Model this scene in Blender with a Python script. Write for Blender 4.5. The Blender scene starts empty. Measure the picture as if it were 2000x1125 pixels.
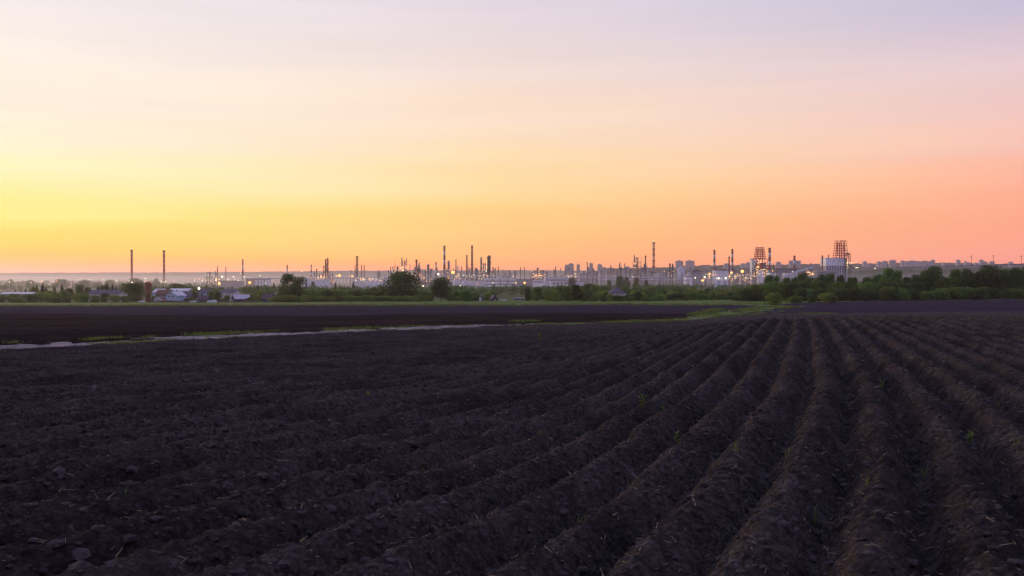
import bpy, math, random
import numpy as np
from mathutils import Vector, Matrix

random.seed(11)
RNG = np.random.default_rng(11)
scene = bpy.context.scene
col = scene.collection

# ------------------------------------------------------------------ camera
F = 1732.0                       # focal length in photo pixels (2000 wide)
CAM_Z = 1.6
PITCH = math.atan(17.5 / F)      # the horizon lies a little above the middle
cam = bpy.data.cameras.new("camera")
cam_o = bpy.data.objects.new("camera", cam)
col.objects.link(cam_o)
cam_o.location = (0, 0, CAM_Z)
cam_o.rotation_euler = (math.pi / 2 - PITCH, 0, 0)
cam.sensor_width = 36.0
cam.lens = 36.0 * F / 2000.0
cam.clip_start = 0.1
cam.clip_end = 60000
scene.camera = cam_o

# ------------------------------------------------------------------ view
scene.render.engine = 'CYCLES'
scene.view_settings.view_transform = 'Standard'
scene.view_settings.look = 'None'
scene.view_settings.exposure = 0.0
scene.view_settings.gamma = 1.0
scene.cycles.use_denoising = True
scene.cycles.max_bounces = 4
scene.cycles.diffuse_bounces = 2
scene.cycles.glossy_bounces = 2
scene.cycles.volume_bounces = 1
scene.cycles.transparent_max_bounces = 8
scene.cycles.sample_clamp_indirect = 3.0


def lin(r, g, b):
    def c(v):
        v /= 255.0
        return v / 12.92 if v <= 0.04045 else ((v + 0.055) / 1.055) ** 2.4
    return (c(r), c(g), c(b), 1.0)


# ------------------------------------------------------------------ sky (after sunset, afterglow on the left)
SUN_AZ = math.radians(-45)       # measured from +Y towards +X
world = bpy.data.worlds.new("World")
scene.world = world
world.use_nodes = True
nt = world.node_tree
nt.nodes.clear()
N = nt.nodes.new
L = nt.links.new


def wmath(op, a, b=None, clamp=False):
    n = N('ShaderNodeMath')
    n.operation = op
    n.use_clamp = clamp
    for i, v in enumerate((a, b)):
        if v is None:
            continue
        if isinstance(v, (int, float)):
            n.inputs[i].default_value = v
        else:
            L(v, n.inputs[i])
    return n.outputs[0]


tc = N('ShaderNodeTexCoord')
sp = N('ShaderNodeSeparateXYZ')
L(tc.outputs['Generated'], sp.inputs[0])
elev = wmath('DIVIDE', wmath('ARCSINE', sp.outputs[2]), math.pi / 2)     # 0 horizon .. 1 zenith
wrp = N('ShaderNodeTexNoise')
wmp = N('ShaderNodeMapping')
wmp.inputs['Scale'].default_value = (1.6, 1.6, 30.0)
L(tc.outputs['Generated'], wmp.inputs['Vector'])
L(wmp.outputs[0], wrp.inputs['Vector'])
wrp.inputs['Scale'].default_value = 1.0
wrp.inputs['Detail'].default_value = 3.0
elev = wmath('ADD', elev, wmath('MULTIPLY', wmath('SUBTRACT', wrp.outputs[0], 0.5), 0.034))
hl = wmath('SQRT', wmath('ADD', wmath('MULTIPLY', sp.outputs[0], sp.outputs[0]),
                         wmath('MULTIPLY', sp.outputs[1], sp.outputs[1])))
ca = wmath('DIVIDE', wmath('ADD', wmath('MULTIPLY', sp.outputs[0], math.sin(SUN_AZ)),
                           wmath('MULTIPLY', sp.outputs[1], math.cos(SUN_AZ))),
           wmath('MAXIMUM', hl, 1e-4))


def ramp(stops):
    r = N('ShaderNodeValToRGB')
    r.color_ramp.interpolation = 'LINEAR'
    el = r.color_ramp.elements
    while len(el) < len(stops):
        el.new(0.5)
    for e, (p, c) in zip(el, stops):
        e.position = p
        e.color = c
    L(elev, r.inputs[0])
    return r.outputs[0]


def deg(d):
    return d / 90.0


ZEN = (0.36, 0.39, 0.76, 1)
UPP = (0.56, 0.54, 0.82, 1)
HAZE_D = 0.000055                 # density of the haze, see the end of the script
HAZE_TOP = 175.0


def through_haze(d, c, h):
    """the sky's own colour that, seen through the valley haze at d degrees, gives the colour c"""
    path = min((HAZE_TOP - CAM_Z) / math.sin(math.radians(max(d, 0.4))), 15000)
    T = math.exp(-HAZE_D * path)
    return tuple(max(0.02, (a - b * (1 - T)) / T) for a, b in zip(c[:3], h)) + (1.0,)


LOW_B = (0.16, 0.14, 0.24, 1)
SKY_L = [(deg(0.0), lin(252, 140, 70)), (deg(0.7), lin(255, 160, 76)), (deg(1.8), lin(255, 198, 88)),
         (deg(4.0), lin(255, 234, 136)), (deg(6.3), lin(255, 242, 190)), (deg(9.0), lin(255, 239, 216)),
         (deg(15.5), lin(243, 234, 234)), (deg(40), UPP), (deg(90), ZEN)]
SKY_C = [(deg(0.0), lin(255, 146, 92)), (deg(0.9), lin(255, 166, 112)), (deg(2.5), lin(255, 191, 122)),
         (deg(5.0), lin(255, 213, 144)), (deg(7.5), lin(255, 223, 174)), (deg(11.0), lin(250, 223, 204)),
         (deg(17.3), lin(225, 215, 226)), (deg(40), UPP), (deg(90), ZEN)]
SKY_R = [(deg(0.0), lin(246, 146, 130)), (deg(1.5), lin(250, 162, 144)), (deg(3.5), lin(253, 168, 138)),
         (deg(5.6), lin(253, 181, 156)), (deg(8.5), lin(246, 197, 184)), (deg(11.5), lin(230, 202, 206)),
         (deg(15.5), lin(203, 194, 216)), (deg(40), UPP), (deg(90), ZEN)]
SKY_B = [(deg(0.0), lin(112, 106, 158)), (deg(5.0), lin(138, 122, 174)), (deg(12), lin(170, 150, 196)),
         (deg(22), lin(178, 172, 216)), (deg(40), (0.46, 0.46, 0.78, 1)), (deg(90), ZEN)]


def mixc(f, a, b):
    m = N('ShaderNodeMix')
    m.data_type = 'RGBA'
    L(f, m.inputs[0])
    L(a, m.inputs[6])
    L(b, m.inputs[7])
    return m.outputs[2]


def span(lo, hi):
    n = N('ShaderNodeMapRange')
    n.interpolation_type = 'LINEAR'
    L(ca, n.inputs[0])
    n.inputs[1].default_value = lo
    n.inputs[2].default_value = hi
    return n.outputs[0]


SKY_L = [(p, through_haze(p * 90, c, (0.42, 0.30, 0.28))) for p, c in SKY_L]
SKY_C = [(p, through_haze(p * 90, c, (0.40, 0.29, 0.30))) for p, c in SKY_C]
SKY_R = [(p, through_haze(p * 90, c, (0.36, 0.27, 0.31))) for p, c in SKY_R]
sky = mixc(span(-0.6, 0.26), ramp(SKY_B), ramp(SKY_R))
sky = mixc(span(0.26, 0.72), sky, ramp(SKY_C))
sky = mixc(span(0.72, 0.966), sky, ramp(SKY_L))
bg = N('ShaderNodeBackground')
cl = N('ShaderNodeTexNoise')
cmp_ = N('ShaderNodeMapping')
cmp_.inputs['Scale'].default_value = (1.1, 1.1, 17.0)
cmp_.inputs['Rotation'].default_value = (0.03, 0.02, 0.4)
L(tc.outputs['Generated'], cmp_.inputs['Vector'])
L(cmp_.outputs[0], cl.inputs['Vector'])
cl.inputs['Scale'].default_value = 2.0
cl.inputs['Detail'].default_value = 5.0
veil = N('ShaderNodeMapRange')
veil.inputs[1].default_value = 0.35
veil.inputs[2].default_value = 0.68
veil.inputs[3].default_value = 1.025
veil.inputs[4].default_value = 0.97
L(cl.outputs[0], veil.inputs[0])
L(veil.outputs[0], bg.inputs['Strength'])
L(sky, bg.inputs[0])
wo = N('ShaderNodeOutputWorld')
L(bg.outputs[0], wo.inputs[0])

# the last glow of the sun that has just gone down behind the left horizon
sun = bpy.data.lights.new("sun", 'SUN')
sun.energy = 1.7
sun.angle = math.radians(14)
sun.color = (1.0, 0.74, 0.50)
sun_o = bpy.data.objects.new("sun", sun)
col.objects.link(sun_o)
sdir = Vector((math.sin(SUN_AZ) * math.cos(math.radians(8)), math.cos(SUN_AZ) * math.cos(math.radians(8)),
               math.sin(math.radians(8))))
sun_o.rotation_euler = sdir.to_track_quat('Z', 'Y').to_euler()

# ------------------------------------------------------------------ helpers: pixels, terrain


def ray(px, py):
    u = (px - 1000.0) / F
    v = (562.5 - py) / F
    return (u, math.cos(PITCH) + v * math.sin(PITCH), -math.sin(PITCH) + v * math.cos(PITCH))


def at(px, py, Y):
    d = ray(px, py)
    t = Y / d[1]
    return Vector((d[0] * t, Y, CAM_Z + d[2] * t))


PY = np.array([-50, 0, 20, 60, 90, 150, 300, 430, 577, 800, 1500, 2500, 4000, 8000, 16000], float)
PZ = np.array([2.0, 0, -0.8, -2.4, -3.55, -5.5, -9.0, -11.1, -12.7, -16.5, -20.5, -22.5, -23, -22, -22], float)
_yy = np.concatenate([np.arange(-50, 1200, 2.0), np.arange(1200, 16000, 40.0)])
_zz = np.interp(_yy, PY, PZ)
_k = np.exp(-np.linspace(-2, 2, 21) ** 2)
_k /= _k.sum()
_zs = np.convolve(np.pad(_zz, 10, mode='edge'), _k, 'valid')
_zs[_yy < -20] = _zz[_yy < -20]


def sstep(a, b, x):
    t = np.clip((x - a) / (b - a), 0, 1)
    return t * t * (3 - 2 * t)


def terr(x, y):
    """height of the bare ground, arrays or floats"""
    x = np.asarray(x, float)
    y = np.asarray(y, float)
    z = np.interp(y, _yy, _zs)
    z = z + 0.012 * np.maximum(0, x - 90) * sstep(120, 500, y) * (1 - sstep(1500, 2600, y) * 0.75) * \
        (1 - sstep(300, 900, x) * 0.6)
    z = z - 1.0 * sstep(50, 200, -x) * sstep(300, 560, y) * (1 - sstep(700, 1000, y))
    z = z + 0.033 * np.maximum(y, 0) * sstep(0.02, 0.36, x / np.maximum(y, 1.0)) * (1 - sstep(30, 90, y))     # a brow
    z = z + 0.10 * np.sin(x / 19.0 + 1.3) * np.sin(y / 27.0) * sstep(25, 80, y)
    return z


_zl = _zs.tolist()


def _ss(a, b, x):
    t = min(1.0, max(0.0, (x - a) / (b - a)))
    return t * t * (3 - 2 * t)


def tz(x, y):
    """the same for single numbers, fast"""
    if y < 1200:
        f = max(0.0, (y + 50) / 2.0)
        i = int(f)
    else:
        f = 625 + (y - 1200) / 40.0
        i = min(int(f), len(_zl) - 2)
    z = _zl[i] + (_zl[i + 1] - _zl[i]) * min(1.0, f - i)
    z += 0.012 * max(0.0, x - 90) * _ss(120, 500, y) * (1 - _ss(1500, 2600, y) * 0.75) * (1 - _ss(300, 900, x) * 0.6)
    z -= 1.0 * _ss(50, 200, -x) * _ss(300, 560, y) * (1 - _ss(700, 1000, y))
    z += 0.033 * max(y, 0.0) * _ss(0.02, 0.36, x / max(y, 1.0)) * (1 - _ss(30, 90, y))
    return z + 0.10 * math.sin(x / 19.0 + 1.3) * math.sin(y / 27.0) * _ss(25, 80, y)


def ground_at(px, py):
    d = ray(px, py)
    if d[2] > -0.004:
        return None
    t = 2.0
    while t < 4000:
        if CAM_Z + d[2] * t < tz(d[0] * t, d[1] * t):
            lo, hi = t / 1.02 - 0.1, t
            for _ in range(30):
                m = (lo + hi) / 2
                if CAM_Z + d[2] * m < tz(d[0] * m, d[1] * m):
                    hi = m
                else:
                    lo = m
            return Vector((d[0] * hi, d[1] * hi, tz(d[0] * hi, d[1] * hi)))
        t = t * 1.02 + 0.05
    return None


def on(px, Y, dz=0.0):
    x = (px - 1000.0) / F * Y
    return Vector((x, Y, tz(x, Y) + dz))


# numpy noise ----------------------------------------------------------
def _hash(ix, iy, seed):
    h = (ix.astype(np.int64) * 374761393 + iy.astype(np.int64) * 668265263 + seed * 1442695041) & 0xFFFFFFFF
    h = ((h ^ (h >> 13)) * 1274126177) & 0xFFFFFFFF
    h = ((h ^ (h >> 16)) * 2246822519) & 0xFFFFFFFF
    return ((h ^ (h >> 15)) & 0xFFFFFF).astype(np.float32) / 16777215.0


def vnoise(x, y, seed=0):
    fx = np.floor(x)
    fy = np.floor(y)
    tx = (x - fx).astype(np.float32)
    ty = (y - fy).astype(np.float32)
    tx = tx * tx * tx * (tx * (tx * 6 - 15) + 10)
    ty = ty * ty * ty * (ty * (ty * 6 - 15) + 10)
    a = _hash(fx, fy, seed)
    b = _hash(fx + 1, fy, seed)
    c = _hash(fx, fy + 1, seed)
    d = _hash(fx + 1, fy + 1, seed)
    return (a + (b - a) * tx) * (1 - ty) + (c + (d - c) * tx) * ty - 0.5


def fbm(x, y, seed=0, octs=3):
    r = 0
    a = 1.0
    for i in range(octs):
        r = r + a * vnoise(x * 2 ** i + 17.3 * i, y * 2 ** i - 9.1 * i, seed + i)
        a *= 0.5
    return r


def clods(x, y, seed, fill=0.7):
    """rounded lumps: one possible lump in each cell"""
    fx = np.floor(x)
    fy = np.floor(y)
    out = np.zeros_like(x, dtype=np.float32)
    for i in (-1, 0, 1):
        for j in (-1, 0, 1):
            cx = fx + i
            cy = fy + j
            r1 = _hash(cx, cy, seed)
            r2 = _hash(cx, cy, seed + 1)
            r3 = _hash(cx, cy, seed + 2)
            rad = np.where(r3 < fill, 0.30 + 0.55 * (r3 / fill) ** 2, 0.0)
            dx = (x - cx - 0.1 - 0.8 * r1).astype(np.float32)
            dy = (y - cy - 0.1 - 0.8 * r2).astype(np.float32)
            an = r1 * 6.28
            u = dx * np.cos(an) + dy * np.sin(an)
            v = (-dx * np.sin(an) + dy * np.cos(an)) * (1.0 + 0.8 * r2)
            q = rad * rad - u * u - v * v
            out = np.maximum(out, np.sqrt(np.maximum(q, 0)))
    return out


# ------------------------------------------------------------------ helpers: materials
MATS = {}


def mat(name, color, rough=0.85, vary=0.0, scale=1.0, spec=0.2, metallic=0.0, bump=0.0, bscale=20.0, rnd=0.0,
        emit=None, strength=0.0, color2=None, island=False):
    if name in MATS:
        return MATS[name]
    m = bpy.data.materials.new(name)
    m.use_nodes = True
    t = m.node_tree
    b = t.nodes['Principled BSDF']
    b.inputs['Roughness'].default_value = rough
    b.inputs['Specular IOR Level'].default_value = spec
    b.inputs['Metallic'].default_value = metallic
    c = (*color[:3], 1.0)
    b.inputs['Base Color'].default_value = c
    tcn = t.nodes.new('ShaderNodeTexCoord')
    no = t.nodes.new('ShaderNodeTexNoise')
    no.inputs['Scale'].default_value = scale
    no.inputs['Detail'].default_value = 5
    t.links.new(tcn.outputs['Object'], no.inputs['Vector'])
    src = no.outputs[0]
    if vary > 0 or color2:
        mr = t.nodes.new('ShaderNodeMapRange')
        mr.inputs[1].default_value = 0.3
        mr.inputs[2].default_value = 0.7
        t.links.new(src, mr.inputs[0])
        mx = t.nodes.new('ShaderNodeMix')
        mx.data_type = 'RGBA'
        c2 = (*color2[:3], 1) if color2 else tuple(v * (1 + vary) for v in c[:3]) + (1,)
        c1 = c if color2 else tuple(v * (1 - vary) for v in c[:3]) + (1,)
        mx.inputs[6].default_value = c1
        mx.inputs[7].default_value = c2
        t.links.new(mr.outputs[0], mx.inputs[0])
        out = mx.outputs[2]
        if rnd > 0 or island:
            hs = t.nodes.new('ShaderNodeHueSaturation')
            mrr = t.nodes.new('ShaderNodeMapRange')
            mrr.inputs[3].default_value = 1 - rnd
            mrr.inputs[4].default_value = 1 + rnd
            if island:
                ge = t.nodes.new('ShaderNodeNewGeometry')
                ad = t.nodes.new('ShaderNodeMath')
                ad.operation = 'ADD'
                oi = t.nodes.new('ShaderNodeObjectInfo')
                t.links.new(ge.outputs['Random Per Island'], ad.inputs[0])
                t.links.new(oi.outputs['Random'], ad.inputs[1])
                mrr.inputs[2].default_value = 2.0
                t.links.new(ad.outputs[0], mrr.inputs[0])
                mh = t.nodes.new('ShaderNodeMapRange')
                mh.inputs[3].default_value = 0.475
                mh.inputs[4].default_value = 0.52
                t.links.new(oi.outputs['Random'], mh.inputs[0])
                t.links.new(mh.outputs[0], hs.inputs['Hue'])
            else:
                oi = t.nodes.new('ShaderNodeObjectInfo')
                t.links.new(oi.outputs['Random'], mrr.inputs[0])
            t.links.new(mrr.outputs[0], hs.inputs['Value'])
            t.links.new(out, hs.inputs['Color'])
            out = hs.outputs[0]
        t.links.new(out, b.inputs['Base Color'])
    if bump > 0:
        nb = t.nodes.new('ShaderNodeTexNoise')
        nb.inputs['Scale'].default_value = bscale
        nb.inputs['Detail'].default_value = 6
        t.links.new(tcn.outputs['Object'], nb.inputs['Vector'])
        bn = t.nodes.new('ShaderNodeBump')
        bn.inputs['Strength'].default_value = bump
        bn.inputs['Distance'].default_value = 0.05
        t.links.new(nb.outputs[0], bn.inputs['Height'])
        t.links.new(bn.outputs[0], b.inputs['Normal'])
    if emit:
        b.inputs['Emission Color'].default_value = (*emit[:3], 1)
        b.inputs['Emission Strength'].default_value = strength
        m.cycles.emission_sampling = 'NONE'
    MATS[name] = m
    return m


def foliage(name, c1, c2, rnd=0.45, trans=0.3):
    m = mat(name, c1, 0.75, color2=c2, scale=0.5, spec=0.15, rnd=rnd, island=True)
    t = m.node_tree
    b = t.nodes['Principled BSDF']
    tr = t.nodes.new('ShaderNodeBsdfTranslucent')
    src = b.inputs['Base Color'].links[0].from_socket
    t.links.new(src, tr.inputs[0])
    mx = t.nodes.new('ShaderNodeMixShader')
    mx.inputs[0].default_value = trans
    t.links.new(b.outputs[0], mx.inputs[1])
    t.links.new(tr.outputs[0], mx.inputs[2])
    t.links.new(mx.outputs[0], t.nodes['Material Output'].inputs[0])
    return m


M_LEAF_D = foliage('leaf_dark', (0.040, 0.084, 0.018), (0.084, 0.146, 0.030))
M_LEAF_M = foliage('leaf_mid', (0.072, 0.148, 0.022), (0.145, 0.230, 0.038))
M_LEAF_Y = foliage('leaf_young', (0.115, 0.195, 0.026), (0.22, 0.28, 0.044))
M_NEEDLE = foliage('needles', (0.026, 0.042, 0.022), (0.045, 0.064, 0.030))
M_BARK = mat('bark', (0.055, 0.042, 0.032), 0.95, 0.4, 3.0)
M_GRASS = foliage('grass_blade', (0.060, 0.10, 0.020), (0.13, 0.17, 0.036), 0.4, 0.35)
M_STRAW = mat('straw', (0.33, 0.26, 0.16), 0.8, 0.45, 60.0)
M_CLOD = mat('clod', (0.040, 0.034, 0.036), 1.0, 0.5, 3.0, spec=0.05, bump=0.8, bscale=30.0, rnd=0.35)
M_BRICK = mat('red_brick', (0.20, 0.075, 0.05), 0.9, 0.35, 1.5, bump=0.3)
M_STEEL = mat('grey_steel', (0.20, 0.20, 0.23), 0.55, 0.25, 0.2)
M_DARKSTEEL = mat('dark_steel', (0.05, 0.035, 0.036), 0.6, 0.3, 0.2)
M_RED = mat('red_paint', (0.32, 0.038, 0.020), 0.6, 0.3, 0.15)
M_REDF = mat('red_oxide_steel', (0.60, 0.075, 0.035), 0.7, 0.25, 0.15)
M_WHITE = mat('white_paint', (0.74, 0.75, 0.80), 0.6, 0.12, 0.1)
M_CONC = mat('concrete', (0.30, 0.28, 0.29), 0.9, 0.2, 0.1)
M_PALE = mat('pale_cladding', (0.54, 0.56, 0.66), 0.6, 0.15, 0.06)
M_ROOFG = mat('grey_roof', (0.095, 0.085, 0.115), 0.9, 0.25, 0.3)
M_ROOFD = mat('dark_roof', (0.075, 0.055, 0.065), 0.7, 0.3, 0.4)
M_ROOFB = mat('brown_roof', (0.14, 0.075, 0.055), 0.75, 0.3, 0.4)
M_ROOFW = mat('zinc_roof', (0.48, 0.48, 0.54), 0.4, 0.15, 0.4)
M_BLUEW = mat('blue_wall', (0.33, 0.46, 0.60), 0.8, 0.12, 0.4)
M_PLASTER = mat('plaster_wall', (0.55, 0.52, 0.50), 0.85, 0.15, 0.4)
M_PEACH = mat('peach_wall', (0.50, 0.30, 0.22), 0.85, 0.15, 0.5)
M_DKWALL = mat('dark_timber', (0.06, 0.055, 0.085), 0.8, 0.3, 0.6)
M_WOOD = mat('weathered_wood', (0.13, 0.10, 0.085), 0.9, 0.35, 0.8)
M_GLASS = mat('window_glass', (0.03, 0.035, 0.05), 0.15, spec=0.5)
M_TYRE = mat('tyre', (0.02, 0.02, 0.02), 0.9)
M_APT = mat('apartment_wall', (0.36, 0.33, 0.35), 0.85, 0.15, 0.02, rnd=0.15)
M_APTW = mat('apartment_window', (0.10, 0.10, 0.13), 0.3, spec=0.5)
M_LAMPW = mat('lamp_white', (1, 1, 1), emit=(1.0, 0.72, 0.34), strength=3.4)
M_LAMPO = mat('lamp_orange', (1, 0.6, 0.3), emit=(1.0, 0.38, 0.06), strength=6.0)
M_BIGO = mat('flood_orange', (1, 0.6, 0.3), emit=(1.0, 0.42, 0.075), strength=2.6)
M_BIGW = mat('flood_white', (1, 1, 1), emit=(1.0, 0.86, 0.52), strength=4.0)

# ------------------------------------------------------------------ helpers: objects


class MB:
    def __init__(self):
        self.v = []
        self.f = []

    def add(self, vs, fs):
        o = len(self.v)
        self.v += [tuple(p) for p in vs]
        self.f += [tuple(i + o for i in q) for q in fs]
        return self

    def box(self, x0, x1, y0, y1, z0, z1):
        vs = [(x, y, z) for z in (z0, z1) for y in (y0, y1) for x in (x0, x1)]
        return self.add(vs, [(0, 2, 3, 1), (4, 5, 7, 6), (0, 1, 5, 4), (2, 6, 7, 3), (0, 4, 6, 2), (1, 3, 7, 5)])

    def cyl(self, x, y, z0, z1, r0, r1=None, n=12, cap=True):
        r1 = r0 if r1 is None else r1
        vs = [(x + r * math.cos(a * 2 * math.pi / n), y + r * math.sin(a * 2 * math.pi / n), z)
              for z, r in ((z0, r0), (z1, r1)) for a in range(n)]
        fs = [(i, (i + 1) % n, n + (i + 1) % n, n + i) for i in range(n)]
        if cap:
            fs += [tuple(range(n - 1, -1, -1)), tuple(range(n, 2 * n))]
        return self.add(vs, fs)

    def tube(self, p, q, r, r2=None, n=5):
        p = Vector(p)
        q = Vector(q)
        r2 = r if r2 is None else r2
        d = (q - p).normalized()
        a = d.orthogonal().normalized()
        b = d.cross(a)
        vs = []
        for c, rr in ((p, r), (q, r2)):
            for i in range(n):
                t = i * 2 * math.pi / n
                vs.append(c + (a * math.cos(t) + b * math.sin(t)) * rr)
        fs = [(i, (i + 1) % n, n + (i + 1) % n, n + i) for i in range(n)]
        fs += [tuple(range(n - 1, -1, -1)), tuple(range(n, 2 * n))]
        return self.add(vs, fs)

    def lathe(self, prof, n=14, x=0, y=0):
        vs = [(x + r * math.cos(i * 2 * math.pi / n), y + r * math.sin(i * 2 * math.pi / n), z)
              for r, z in prof for i in range(n)]
        fs = []
        for k in range(len(prof) - 1):
            for i in range(n):
                j = (i + 1) % n
                fs.append((k * n + i, k * n + j, (k + 1) * n + j, (k + 1) * n + i))
        fs.append(tuple(range(n - 1, -1, -1)))
        fs.append(tuple(range((len(prof) - 1) * n, len(prof) * n)))
        return self.add(vs, fs)

    def ball(self, x, y, z, r):
        p = [(r * math.sin(t), z - r * math.cos(t)) for t in (0.25, 0.9, math.pi / 2, 2.24, 2.89)]
        return self.lathe(p, 8, x, y)

    def prism(self, poly, y0, y1):
        n = len(poly)
        vs = [(x, y0, z) for x, z in poly] + [(x, y1, z) for x, z in poly]
        fs = [tuple(range(n)), tuple(range(2 * n - 1, n - 1, -1))]
        fs += [(i + n, (i + 1) % n + n, (i + 1) % n, i) for i in range(n)]
        return self.add(vs, fs)

    def mesh(self, name, m, smooth=False):
        me = bpy.data.meshes.new(name)
        me.from_pydata(self.v, [], self.f)
        me.materials.append(m)
        if smooth:
            me.polygons.foreach_set('use_smooth', [True] * len(me.polygons))
        me.update()
        return me

    def part(self, name, m, parent=None, smooth=False, kind=None):
        o = bpy.data.objects.new(name, self.mesh(name, m, smooth))
        col.objects.link(o)
        o.parent = parent
        if kind:
            o['kind'] = kind
        return o


def tag(o, label, cat, group=None):
    o['label'] = label
    o['category'] = cat
    if group:
        o['group'] = group
    return o


def thing(name, loc, label, cat, group=None, rz=0.0, scale=None):
    o = bpy.data.objects.new(name, None)
    col.objects.link(o)
    o.location = loc
    o.rotation_euler = (0, 0, rz)
    o['kind'] = 'thing'
    if scale is not None:
        o.scale = scale
    return tag(o, label, cat, group)


def grid_mesh(name, V, quads, m, smooth=False, kind='structure', parent=None):
    me = bpy.data.meshes.new(name)
    nq = len(quads)
    used = np.unique(quads)
    remap = np.full(len(V), -1, np.int64)
    remap[used] = np.arange(len(used))
    Q = remap[quads].astype(np.int32)
    P = V[used].astype(np.float32)
    me.vertices.add(len(P))
    me.vertices.foreach_set('co', P.ravel())
    k = Q.shape[1]
    me.loops.add(nq * k)
    me.loops.foreach_set('vertex_index', Q.ravel())
    me.polygons.add(nq)
    me.polygons.foreach_set('loop_start', np.arange(0, nq * k, k, dtype=np.int32))
    me.polygons.foreach_set('loop_total', np.full(nq, k, np.int32))
    me.update(calc_edges=True)
    me.polygons.foreach_set('use_smooth', np.full(nq, smooth, bool))
    me.materials.append(m)
    o = bpy.data.objects.new(name, me)
    col.objects.link(o)
    o.parent = parent
    if kind:
        o['kind'] = kind
    return o


ORD = ['first', 'second', 'third', 'fourth', 'fifth', 'sixth', 'seventh', 'eighth', 'ninth', 'tenth', 'eleventh',
       'twelfth', 'thirteenth', 'fourteenth', 'fifteenth', 'sixteenth', 'seventeenth', 'eighteenth', 'nineteenth',
       'twentieth', 'twenty-first', 'twenty-second', 'twenty-third', 'twenty-fourth', 'twenty-fifth', 'twenty-sixth',
       'twenty-seventh', 'twenty-eighth', 'twenty-ninth', 'thirtieth', 'thirty-first', 'thirty-second', 'thirty-third',
       'thirty-fourth', 'thirty-fifth', 'thirty-sixth', 'thirty-seventh', 'thirty-eighth', 'thirty-ninth', 'fortieth',
       'forty-first', 'forty-second', 'forty-third', 'forty-fourth', 'forty-fifth', 'forty-sixth', 'forty-seventh',
       'forty-eighth', 'forty-ninth', 'fiftieth', 'fifty-first', 'fifty-second', 'fifty-third', 'fifty-fourth']

TENS = ['', '', 'twenty', 'thirty', 'forty', 'fifty', 'sixty', 'seventy', 'eighty', 'ninety']


def ordinal(n):
    if n > 100:
        return 'hundred-and-' + ordinal(n - 100)
    if n == 100:
        return 'hundredth'
    if n <= len(ORD):
        return ORD[n - 1]
    return TENS[n // 10] + '-' + ORD[n % 10 - 1] if n % 10 else TENS[n // 10][:-1] + 'ieth'


# ------------------------------------------------------------------ soil materials


def soil_mat(name, c_dark, c_light, c_pale, fine, pale_amt, bump=0.9, patch=0.35, silt=False):
    m = bpy.data.materials.new(name)
    m.use_nodes = True
    t = m.node_tree
    b = t.nodes['Principled BSDF']
    b.inputs['Roughness'].default_value = 0.95
    b.inputs['Specular IOR Level'].default_value = 0.0
    tcn = t.nodes.new('ShaderNodeTexCoord')

    def noise(s, d=6, r=0.6):
        n = t.nodes.new('ShaderNodeTexNoise')
        n.inputs['Scale'].default_value = s
        n.inputs['Detail'].default_value = d
        n.inputs['Roughness'].default_value = r
        t.links.new(tcn.outputs['Object'], n.inputs['Vector'])
        return n.outputs[0]

    def vor(s):
        n = t.nodes.new('ShaderNodeTexVoronoi')
        n.inputs['Scale'].default_value = s
        t.links.new(tcn.outputs['Object'], n.inputs['Vector'])
        return n

    def mr(src, a, bb, lo=0.0, hi=1.0):
        n = t.nodes.new('ShaderNodeMapRange')
        n.inputs[1].default_value = a
        n.inputs[2].default_value = bb
        n.inputs[3].default_value = lo
        n.inputs[4].default_value = hi
        t.links.new(src, n.inputs[0])
        return n.outputs[0]

    def mth(op, a, bb):
        n = t.nodes.new('ShaderNodeMath')
        n.operation = op
        for i, v in enumerate((a, bb)):
            if isinstance(v, (int, float)):
                n.inputs[i].default_value = v
            else:
                t.links.new(v, n.inputs[i])
        return n.outputs[0]

    def mix(f, a, bb):
        n = t.nodes.new('ShaderNodeMix')
        n.data_type = 'RGBA'
        t.links.new(f, n.inputs[0])
        for i, v in ((6, a), (7, bb)):
            if isinstance(v, tuple):
                n.inputs[i].default_value = (*v, 1)
            else:
                t.links.new(v, n.inputs[i])
        return n.outputs[2]
    c = mix(mr(noise(fine, 8, 0.72), 0.36, 0.66), c_dark, c_light)
    # tone differs crumb by crumb, in place of contrast from shaded gaps
    sp_ = t.nodes.new('ShaderNodeSeparateColor')
    t.links.new(vor(fine * 3.0).outputs['Color'], sp_.inputs[0])
    c = mix(mr(sp_.outputs[0], 0.60, 1.0, 0.0, 0.5), c, tuple(0.55 * p + 0.45 * q for p, q in zip(c_light, c_pale)))
    # damp and dry patches
    c = mix(mr(noise(patch, 4), 0.42, 0.62, 0.0, 0.6), c, tuple(p * 0.9 for p in c_dark))
    c = mix(mr(noise(patch * 1.7, 4), 0.52, 0.70, 0.0, 0.45), c, (c_light[0] * 1.25, c_light[1] * 1.08, c_light[2] * 0.95))
    c = mix(mth('MULTIPLY', mr(noise(fine * 0.45, 8, 0.7), 0.62, 0.74), pale_amt), c, c_pale)
    if silt:
        at_ = t.nodes.new('ShaderNodeAttribute')
        at_.attribute_name = 'silt'
        c = mix(mth('MULTIPLY', at_.outputs['Fac'], mr(noise(2.5, 6, 0.7), 0.50, 0.64, 0.0, 0.42)), c, c_pale)
    t.links.new(c, b.inputs['Base Color'])
    vb = vor(fine * 2.6)
    hgt = mth('SUBTRACT', noise(fine * 2.6, 8, 0.7), mth('MULTIPLY', vb.outputs['Distance'], 0.8))
    bn = t.nodes.new('ShaderNodeBump')
    bn.inputs['Strength'].default_value = bump
    bn.inputs['Distance'].default_value = 0.8 / fine
    t.links.new(hgt, bn.inputs['Height'])
    t.links.new(bn.outputs[0], b.inputs['Normal'])
    return m


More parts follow.
